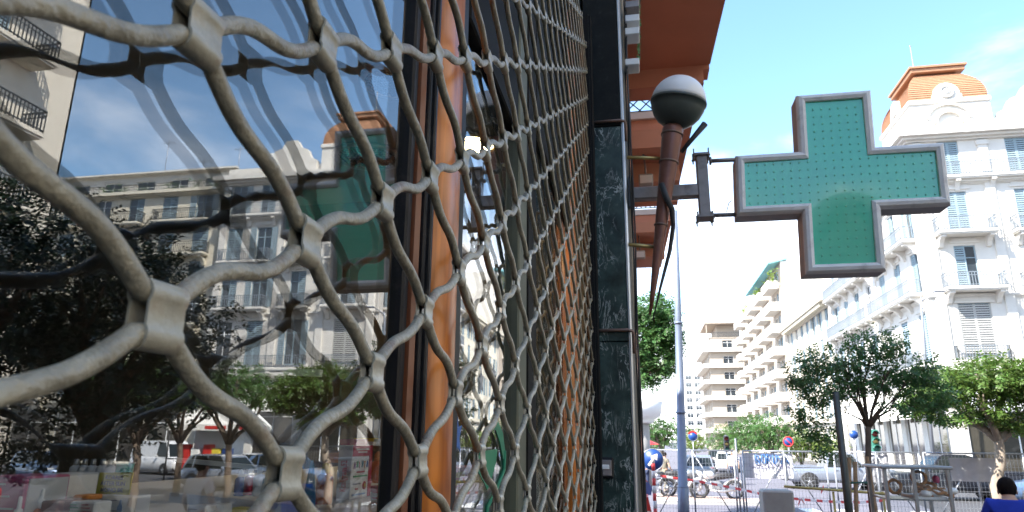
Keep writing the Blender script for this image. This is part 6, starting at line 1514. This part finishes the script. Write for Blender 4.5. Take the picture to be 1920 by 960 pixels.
def card(pts, y, matn, lab, name, cat, th=.0015):
    y *= KY; P = [Vector(aty(px, py, y)) for px, py in pts]; t = thing(name, lab, cat, tuple(P[3])); q = MB(); o = Vector((0, th, 0))
    q.add([p[:] for p in P]+[(p+o)[:] for p in P], [(3, 2, 1, 0), (4, 5, 6, 7), (0, 1, 5, 4), (1, 2, 6, 5), (2, 3, 7, 6), (3, 0, 4, 7)])
    q.build('sheet', matn, t); return t, P
t, P = card([(187, 886), (249, 886), (241, 928), (179, 926)], .965, 'note_yellow', 'yellow price note reading KORRES AFTER SUN in the window', 'price_note', 'note')
ex = P[2]-P[3]; q = MB(); hgt = (P[0]-P[3]).length
for i, line in enumerate(('KORRES', 'AFTER SUN', 'MONO 8€')):
    V, F = text_mesh(line, 1.0, 0.0, 'CENTER', True); wd = max(v[0] for v in V)-min(v[0] for v in V)
    size = min(hgt*.27, ex.length*.78/wd)
    f = (.70, .42, .12)[i]; org = P[3]+(P[0]-P[3])*f+ex*.5
    put_text(q, line, size, org+Vector((0, -.0006, 0)), ex, Vector((ex.z*-.0, 0, 1)), 0, 'CENTER', True, off=.0006)
q.build('lettering', 'ink', t)
def pbox(px0, py0, px1, py1, y, d, matn, lab, name='carton', cat='box', side=None, lines=0, lcol='ink_grey'):
    """carton whose face towards the viewpoint fills the given patch at depth y"""
    y *= KY; d *= KY; a = aty(px0, py0, y); b = aty(px1, py1, y); t = thing(name, lab, cat, ((a[0]+b[0])/2, y, b[2]))
    q = MB(); q.box2((a[0], y, b[2]), (b[0], y+d, a[2]), bev=.0012); q.build('body', matn, t)
    if side: q = MB(); q.box2((b[0]-.0005, y+.003, b[2]+.002), (b[0]+.001, y+d-.003, a[2]-.002)); q.build('side_panel', side, t)
    if lines:
        q = MB(); h = a[2]-b[2]; w = b[0]-a[0]
        for k in range(lines): z = a[2]-h*(.14+.72*k/lines); q.box2((a[0]+w*.10, y-.0012, z-h*.035), (a[0]+w*(.55+.35*((k*7) % 5)/5), y-.0003, z))
        q.build('print', lcol, t)
    return t, a, b
pbox(-30, 892, 33, 990, .775, .07, 'pink_box', 'pink carton with a grey side at the lower left corner', side='paper_grey', lines=3, lcol='paper_grey')
t, a, b = pbox(76, 888, 106, 938, .845, .07, 'paper_grey', 'pale carton with blue print left of the orange bottles', side='paper', lines=4, lcol='pale_blue_print')
q = MB(); q.lathe([(.0066, .0005), (.0066, .0012)], ((a[0]+b[0])/2+.0026, .845*KY, b[2]+.0105), (0, -1, 0), 16); q.build('emblem', 'pale_blue_print', t)
def bottle(px, pyt, pyb, y, r, body, cap, lab, frac=.55, name='bottle', cone=False):
    y *= KY; r *= KY; top_ = aty(px, pyt, y); bot = aty(px, pyb, y); h = top_[2]-bot[2]; t = thing(name, lab, 'bottle', tuple(bot)); q = MB()
    if cone: q.lathe([(r, 0), (r*1.02, h*.2), (r*.7, h*.6), (r*.30, h*.93), (r*.1, h)], bot, n=16); q.build('body', body, t); return t
    q.lathe([(r*.95, 0), (r, h*.03), (r, h*frac*.8), (r*.88, h*frac*.92), (r*.45, h*frac)], bot, n=18); q.build('body', body, t)
    q = MB(); q.lathe([(r*.46, h*frac), (r*.50, h*(frac+.02)), (r*.46, h*(frac+.22)), (r*.26, h*(frac+.24)), (r*.22, h*.98), (r*.1, h)], bot, n=14); q.build('cap', cap, t)
    return t
bottle(69, 916, 990, .80, .0085, 'bottle_orange', 'paper', 'front orange spray bottle with white nozzle in the window', .5)
bottle(79, 912, 985, .83, .0085, 'bottle_orange', 'paper', 'rear orange spray bottle with white nozzle in the window', .5)
bottle(27, 930, 1000, .775, .010, 'ink', 'paper', 'dark bottle with a white pointed nozzle at the lower left', .42)
pbox(77, 939, 104, 975, .79, .03, 'brown_box', 'left dark red carton beside the orange bottles')
pbox(105, 937, 130, 975, .80, .03, 'brown_box', 'right dark red carton beside the orange bottles')
pbox(131, 940, 152, 975, .80, .03, 'paper', 'left small white carton with green print on the counter', lines=4, lcol='green_print')
pbox(153, 941, 174, 975, .80, .03, 'paper', 'right small white carton with red print on the counter', lines=4, lcol='red_print')
pbox(137, 928, 162, 939, .86, .03, 'orange_print', 'small orange and gold carton behind the white ones', lines=2, lcol='yellow_print')
t, a, b = pbox(186, 929, 243, 985, .975, .04, 'paper', 'white carton with two bottles printed on it under the yellow note', side='paper_grey', lines=2)
q = MB()
for k in (.28, .66):
    x = a[0]+(b[0]-a[0])*k; q.prism([(-.004, 0), (.004, 0), (.004, .014), (.0015, .018), (.0012, .024), (-.0012, .024), (-.0015, .018), (-.004, .014)], lambda u, v, h: (x+u*KY, .975*KY-h, b[2]+(v+.012)*KY), .0003, .0012)
q.build('printed_bottle', 'pale_blue_print', t)
tt = aty(232, 866, 1.0*KY); tb_ = aty(232, 890, 1.0*KY); t = thing('cream_tube', 'teal cream tube standing upside down behind the yellow note', 'tube', tuple(tb_))
q = MB(); w0 = .0175*KY; V = []
for (f, w, d_) in ((0, .008, .008), (.35, .0093, .0066), (.8, .011, .0027), (.9, w0, .0015)):
    z = tb_[2]+(tt[2]-tb_[2])*f; V += [(tb_[0]+w*math.cos(a), KY+d_*math.sin(a), z) for a in np.linspace(0, 2*PI, 17)[:-1]]
q.add(V, [(i*16+k, i*16+(k+1) % 16, (i+1)*16+(k+1) % 16, (i+1)*16+k) for i in range(3) for k in range(16)], 0, True); q.build('body', 'teal_tube', t)
q = MB(); q.box2((tb_[0]-w0, KY-.0012, tb_[2]+(tt[2]-tb_[2])*.9), (tb_[0]+w0, KY+.0012, tt[2])); q.build('crimp', 'paper', t)
for i, px in enumerate((136, 152, 168, 186, 202)):
    bottle(px, 862, 912, 1.10, .0095, 'paper_grey', 'aluminium', ['first', 'second', 'third', 'fourth', 'fifth'][i]+' grey bottle from the left in the dim row behind the cartons', .8, name='grey_bottle')['group'] = 'dim row of grey bottles'
# right half: the calorie biscuit boxes and friends
xk = -.80*KY; yk = atx(655, 880, xk)[1]
a = aty(636, 836, yk); b = aty(655, 943, yk); zt, zb = aty(655, 835, yk)[2], aty(655, 942, yk)[2]; yr = atx(696, 880, b[0])[1]
kc = thing('slimming_box', 'red and white product box with grey spine reading Kcaligram 52', 'box', (b[0], yk, zb))
q = MB(); q.box2((a[0], yk, zb), (b[0], yr, zt), bev=.001); q.build('body', 'paper', kc)
q = MB(); q.box2((a[0]+.0008, yk-.0012, zb+.001), (b[0]-.0008, yk-.0002, zt-.001)); q.build('spine', 'paper_grey', kc)
q = MB(); put_text(q, 'Kcaligram 52', (b[0]-a[0])*.62, (a[0]+(b[0]-a[0])*.68, yk-.0016, zb+(zt-zb)*.18), (0, 0, 1), (-1, 0, 0), 0, 'LEFT', True, sx=min(1.6, (zt-zb)*.62/((b[0]-a[0])*.62*5.9)), off=.0004); q.build('lettering', 'red_print', kc)
H_ = zt-zb; Dp = yr-yk; X = b[0]
def face(y0f, z0f, y1f, z1f, matn, nm, t_=.0010):
    q = MB(); q.box2((X+.0002, yk+Dp*y0f, zb+H_*z0f), (X+t_, yk+Dp*y1f, zb+H_*z1f)); return q.build(nm, matn, kc)
face(.0, .80, .999, .998, 'red_print', 'red_header'); face(.84, .02, .999, .799, 'red_print', 'red_edge'); face(.02, .0, .83, .05, 'red_print', 'red_footer')
for i, (ch, mm) in enumerate(zip('AMINTA', ('purple_print', 'green_print', 'red_print', 'cyan_print', 'orange_print', 'blue_print'))):
    q = MB(); put_text(q, ch, H_*.17, (X, yk+Dp*(.08+.125*i), zb+H_*(.585+.012*(i % 2))), (0, 1, 0), (0, 0, 1), 0, 'LEFT', True, sx=.62, off=.0012); q.build('letter', mm, kc)
for (z, y0f, y1f, mm) in ((.91, .15, .8, 'paper'), (.86, .25, .7, 'paper'), (.50, .25, .62, 'red_print'), (.425, .10, .78, 'green_print'), (.29, .10, .45, 'ink_grey'), (.10, .08, .7, 'pale_blue_print'), (.20, .22, .34, 'red_print')):
    face(y0f, z, y1f, z+.028, mm, 'print', .0014)
q = MB(); q.lathe([(H_*.075, .0002), (H_*.075, .0014)], (X, yk+Dp*.66, zb+H_*.26), (1, 0, 0), 20); q.build('round_badge', 'red_print', kc)
q = MB(); q.lathe([(H_*.04, .0015), (H_*.04, .0020)], (X, yk+Dp*.66, zb+H_*.26), (1, 0, 0), 16); q.build('round_badge', 'yellow_print', kc)
pbox(637, 823, 665, 836, yk/KY+.10, .1, 'pink_box', 'magenta carton top showing above the grey spined box')
t, a, b = pbox(664, 822, 700, 836, yk/KY+.22, .08, 'paper', 'white carton with yellow top behind the red and white box')
q = MB(); q.box2((a[0], yk+.22*KY-.0008, a[2]-.006), (b[0], yk+.26*KY, a[2]+.001)); q.build('yellow_top', 'yellow_print', t)
pbox(616, 849, 640, 868, yk/KY+.25, .06, 'orange_print', 'orange carton left of the grey spined box')
bottle(578, 862, 960, 1.42, .013, 'cyan_print', 'paper', 'blue pointed bottle left of the brown jars', cone=True)
bottle(606, 868, 945, 1.62, .020, 'bottle_orange', 'yellow_print', 'amber bottle left of the red and white box', .75)
bottle(706, 846, 905, yk/KY+.2, .022, 'bottle_orange', 'orange_print', 'amber bottle right of the red and white box', .7)
t, a, b = pbox(696, 912, 722, 985, yk/KY-.09, .05, 'paper', 'small white carton with red lid in front of the post', lines=5, lcol='red_print')
q = MB(); q.box2((a[0]-.0005, yk-.09*KY-.0008, a[2]-.009), (b[0]+.0005, yk-.09*KY+.02, a[2]+.001)); q.build('lid', 'red_print', t)
for i, (px, pt_, pb_, mm, lab) in enumerate(((448, 880, 930, 'blue_print', 'blue bottle in the middle of the window display'), (466, 876, 928, 'red_print', 'red bottle in the middle of the window display'), (483, 872, 930, 'paper', 'white bottle in the middle of the window display'), (500, 880, 932, 'cyan_print', 'pale blue bottle in the middle of the window display'))):
    bottle(px, pt_, pb_, 1.34, .011, mm, 'paper', lab, .72)
pbox(352, 948, 382, 990, 1.12, .03, 'paper', 'white card box with dark round print on the counter', lines=2); pbox(390, 945, 414, 990, 1.15, .03, 'paper', 'white box with a red oval print on the counter', lines=2, lcol='red_print')
pbox(432, 952, 470, 990, 1.2, .03, 'yellow_print', 'small yellow box at the bottom of the window display'); pbox(12, 800+90, 14, 892, .9, .01, 'red_paint', 'tiny red tag at the left of the display', name='tag')
# second pane: cut-out cup and snake and cards
ps = thing('window_decal', 'green pharmacy cup and snake cut-out on the second pane', 'decal', (-.315, 1.3, 1.95))
xg = -.2902
def dec(pts, matn, nm, x=xg, par=ps):
    P = [atx(px, py, x) for px, py in pts]; q = MB(); n_ = len(P); q.add([(x, p[1], p[2]) for p in P]+[(x-.0015, p[1], p[2]) for p in P], [tuple(reversed(range(n_))), tuple(range(n_, 2*n_))]+[(i, (i+1) % n_, n_+(i+1) % n_, n_+i) for i in range(n_)]); return q.build(nm, matn, par)
dec([(902, 846), (933, 842), (930, 868), (921, 900), (914, 919), (908, 905), (897, 885), (893, 868)], 'poster_green', 'cup')
dec([(929, 776), (943, 812), (948, 850), (944, 862), (938, 830), (930, 806), (918, 806), (914, 812)], 'poster_green', 'snake_head')
q = MB(); q.tube([atx(px, py, xg-.0005) for px, py in ((946, 845), (945, 880), (936, 905), (925, 930), (914, 950), (912, 975))], .004, 6); q.build('snake_tail', 'poster_green', ps)
for i, (px, py, r) in enumerate(((858, 818, .030), (903, 715, .022), (926, 705, .020))):
    c = atx(px, py, xg); t = thing('star_decal', ['dark star cut-out low on the second pane by the wooden post', 'left grey star cut-out on the second pane', 'right grey star cut-out on the second pane'][i], 'decal', (xg, c[1], c[2])); q = MB()
    q.prism([((r if k % 2 == 0 else r*.42)*math.cos(k*PI/5+.5), (r if k % 2 == 0 else r*.42)*1.2*math.sin(k*PI/5+.5)) for k in range(10)], lambda u, v, h: (xg-h, c[1]+u, c[2]+v), 0, .0015); q.build('star', 'blue_print' if i == 0 else 'paper_grey', t)
def sbox(px0, py0, px1, py1, x, matn, lab, lines=0, lcol='ink_grey'):
    a = atx(px0, py0, x); b = atx(px1, py1, x); t = thing('carton', lab, 'box', (x, a[1], b[2])); q = MB(); q.box2((x-.05, a[1], b[2]), (x, b[1], a[2]), bev=.002); q.build('body', matn, t)
    if lines:
        q = MB()
        for k in range(lines): z = a[2]-(a[2]-b[2])*(.15+.7*k/lines); q.box2((x+.0003, a[1]+.01, z-.012), (x+.0015, a[1]+(b[1]-a[1])*(.6+.3*(k % 2)), z))
        q.build('print', lcol, t)
sbox(848, 878, 884, 928, -.42, 'red_print', 'red and yellow carton behind the second pane by the wooden post', 3, 'yellow_print')
sbox(936, 838, 950, 935, -.40, 'paper', 'white poster card behind the green cut-out', 5, 'red_print')
sbox(951, 880, 972, 912, -.36, 'green_print', 'green and white carton right of the green cut-out', 2, 'paper')
sbox(935, 942, 962, 990, -.36, 'yellow_print', 'yellow card at the foot of the green cut-out', 1)
# ceiling lights in the shop: two louvred downlights that are off and one golden one that is lit
for i, (px, py, r) in enumerate(((690, 291, .13), (738, 150, .10), (886, 268, .095))):
    c = atz(px, py, 3.3); t = thing('ceiling_light', ['round louvred ceiling light above the mirrored cross', 'round louvred ceiling light high beside the wooden post', 'lit golden ceiling light behind the second pane'][i], 'ceiling light', (c[0], c[1], 3.3))
    q = MB(); q.lathe([(r, 0), (r*1.18, -.004), (r*1.2, -.012), (r*.98, -.016), (r*.95, -.002)], (c[0], c[1], 3.2995), n=28); q.build('ring', 'brass' if i == 2 else 'aluminium', t)
    q = MB(); q.lathe([(r*.94, -.004), (r*.94, -.006)], (c[0], c[1], 3.2995), n=28); q.build('diffuser', 'lamp_warm' if i == 2 else 'lamp_clear', t)
    if i < 2:
        q = MB(); k_ = -5
        for k_ in range(-5, 6):
            w_ = math.sqrt(max(.02, 1-(k_/5.6)**2))*r*.93
            q.box((c[0]+k_*r/5.8, c[1], 3.290), (.004, 2*w_, .008)); q.box((c[0], c[1]+k_*r/5.8, 3.2895), (2*w_, .004, .0075))
        tag(q.build('louvre', 'trim_black', t), kind='stuff')
# dim shelving at the back of the shop
su = thing('shelving_unit', 'dim tall shelving unit in the depth of the pharmacy', 'shelves', (-3.8, 1.2, .41))
for z in (.8, 1.2, 1.6, 2.0, 2.4, 2.8):
    q = MB(); q.box2((-4.05, -1.0, z), (-3.6, 3.0, z+.03)); q.build('shelf', 'wood_red', su)
for y in (-1.0, .3, 1.6, 2.97):
    q = MB(); q.box2((-4.05, y, .42), (-3.6, y+.03, 3.2)); q.build('upright', 'wood_red', su)
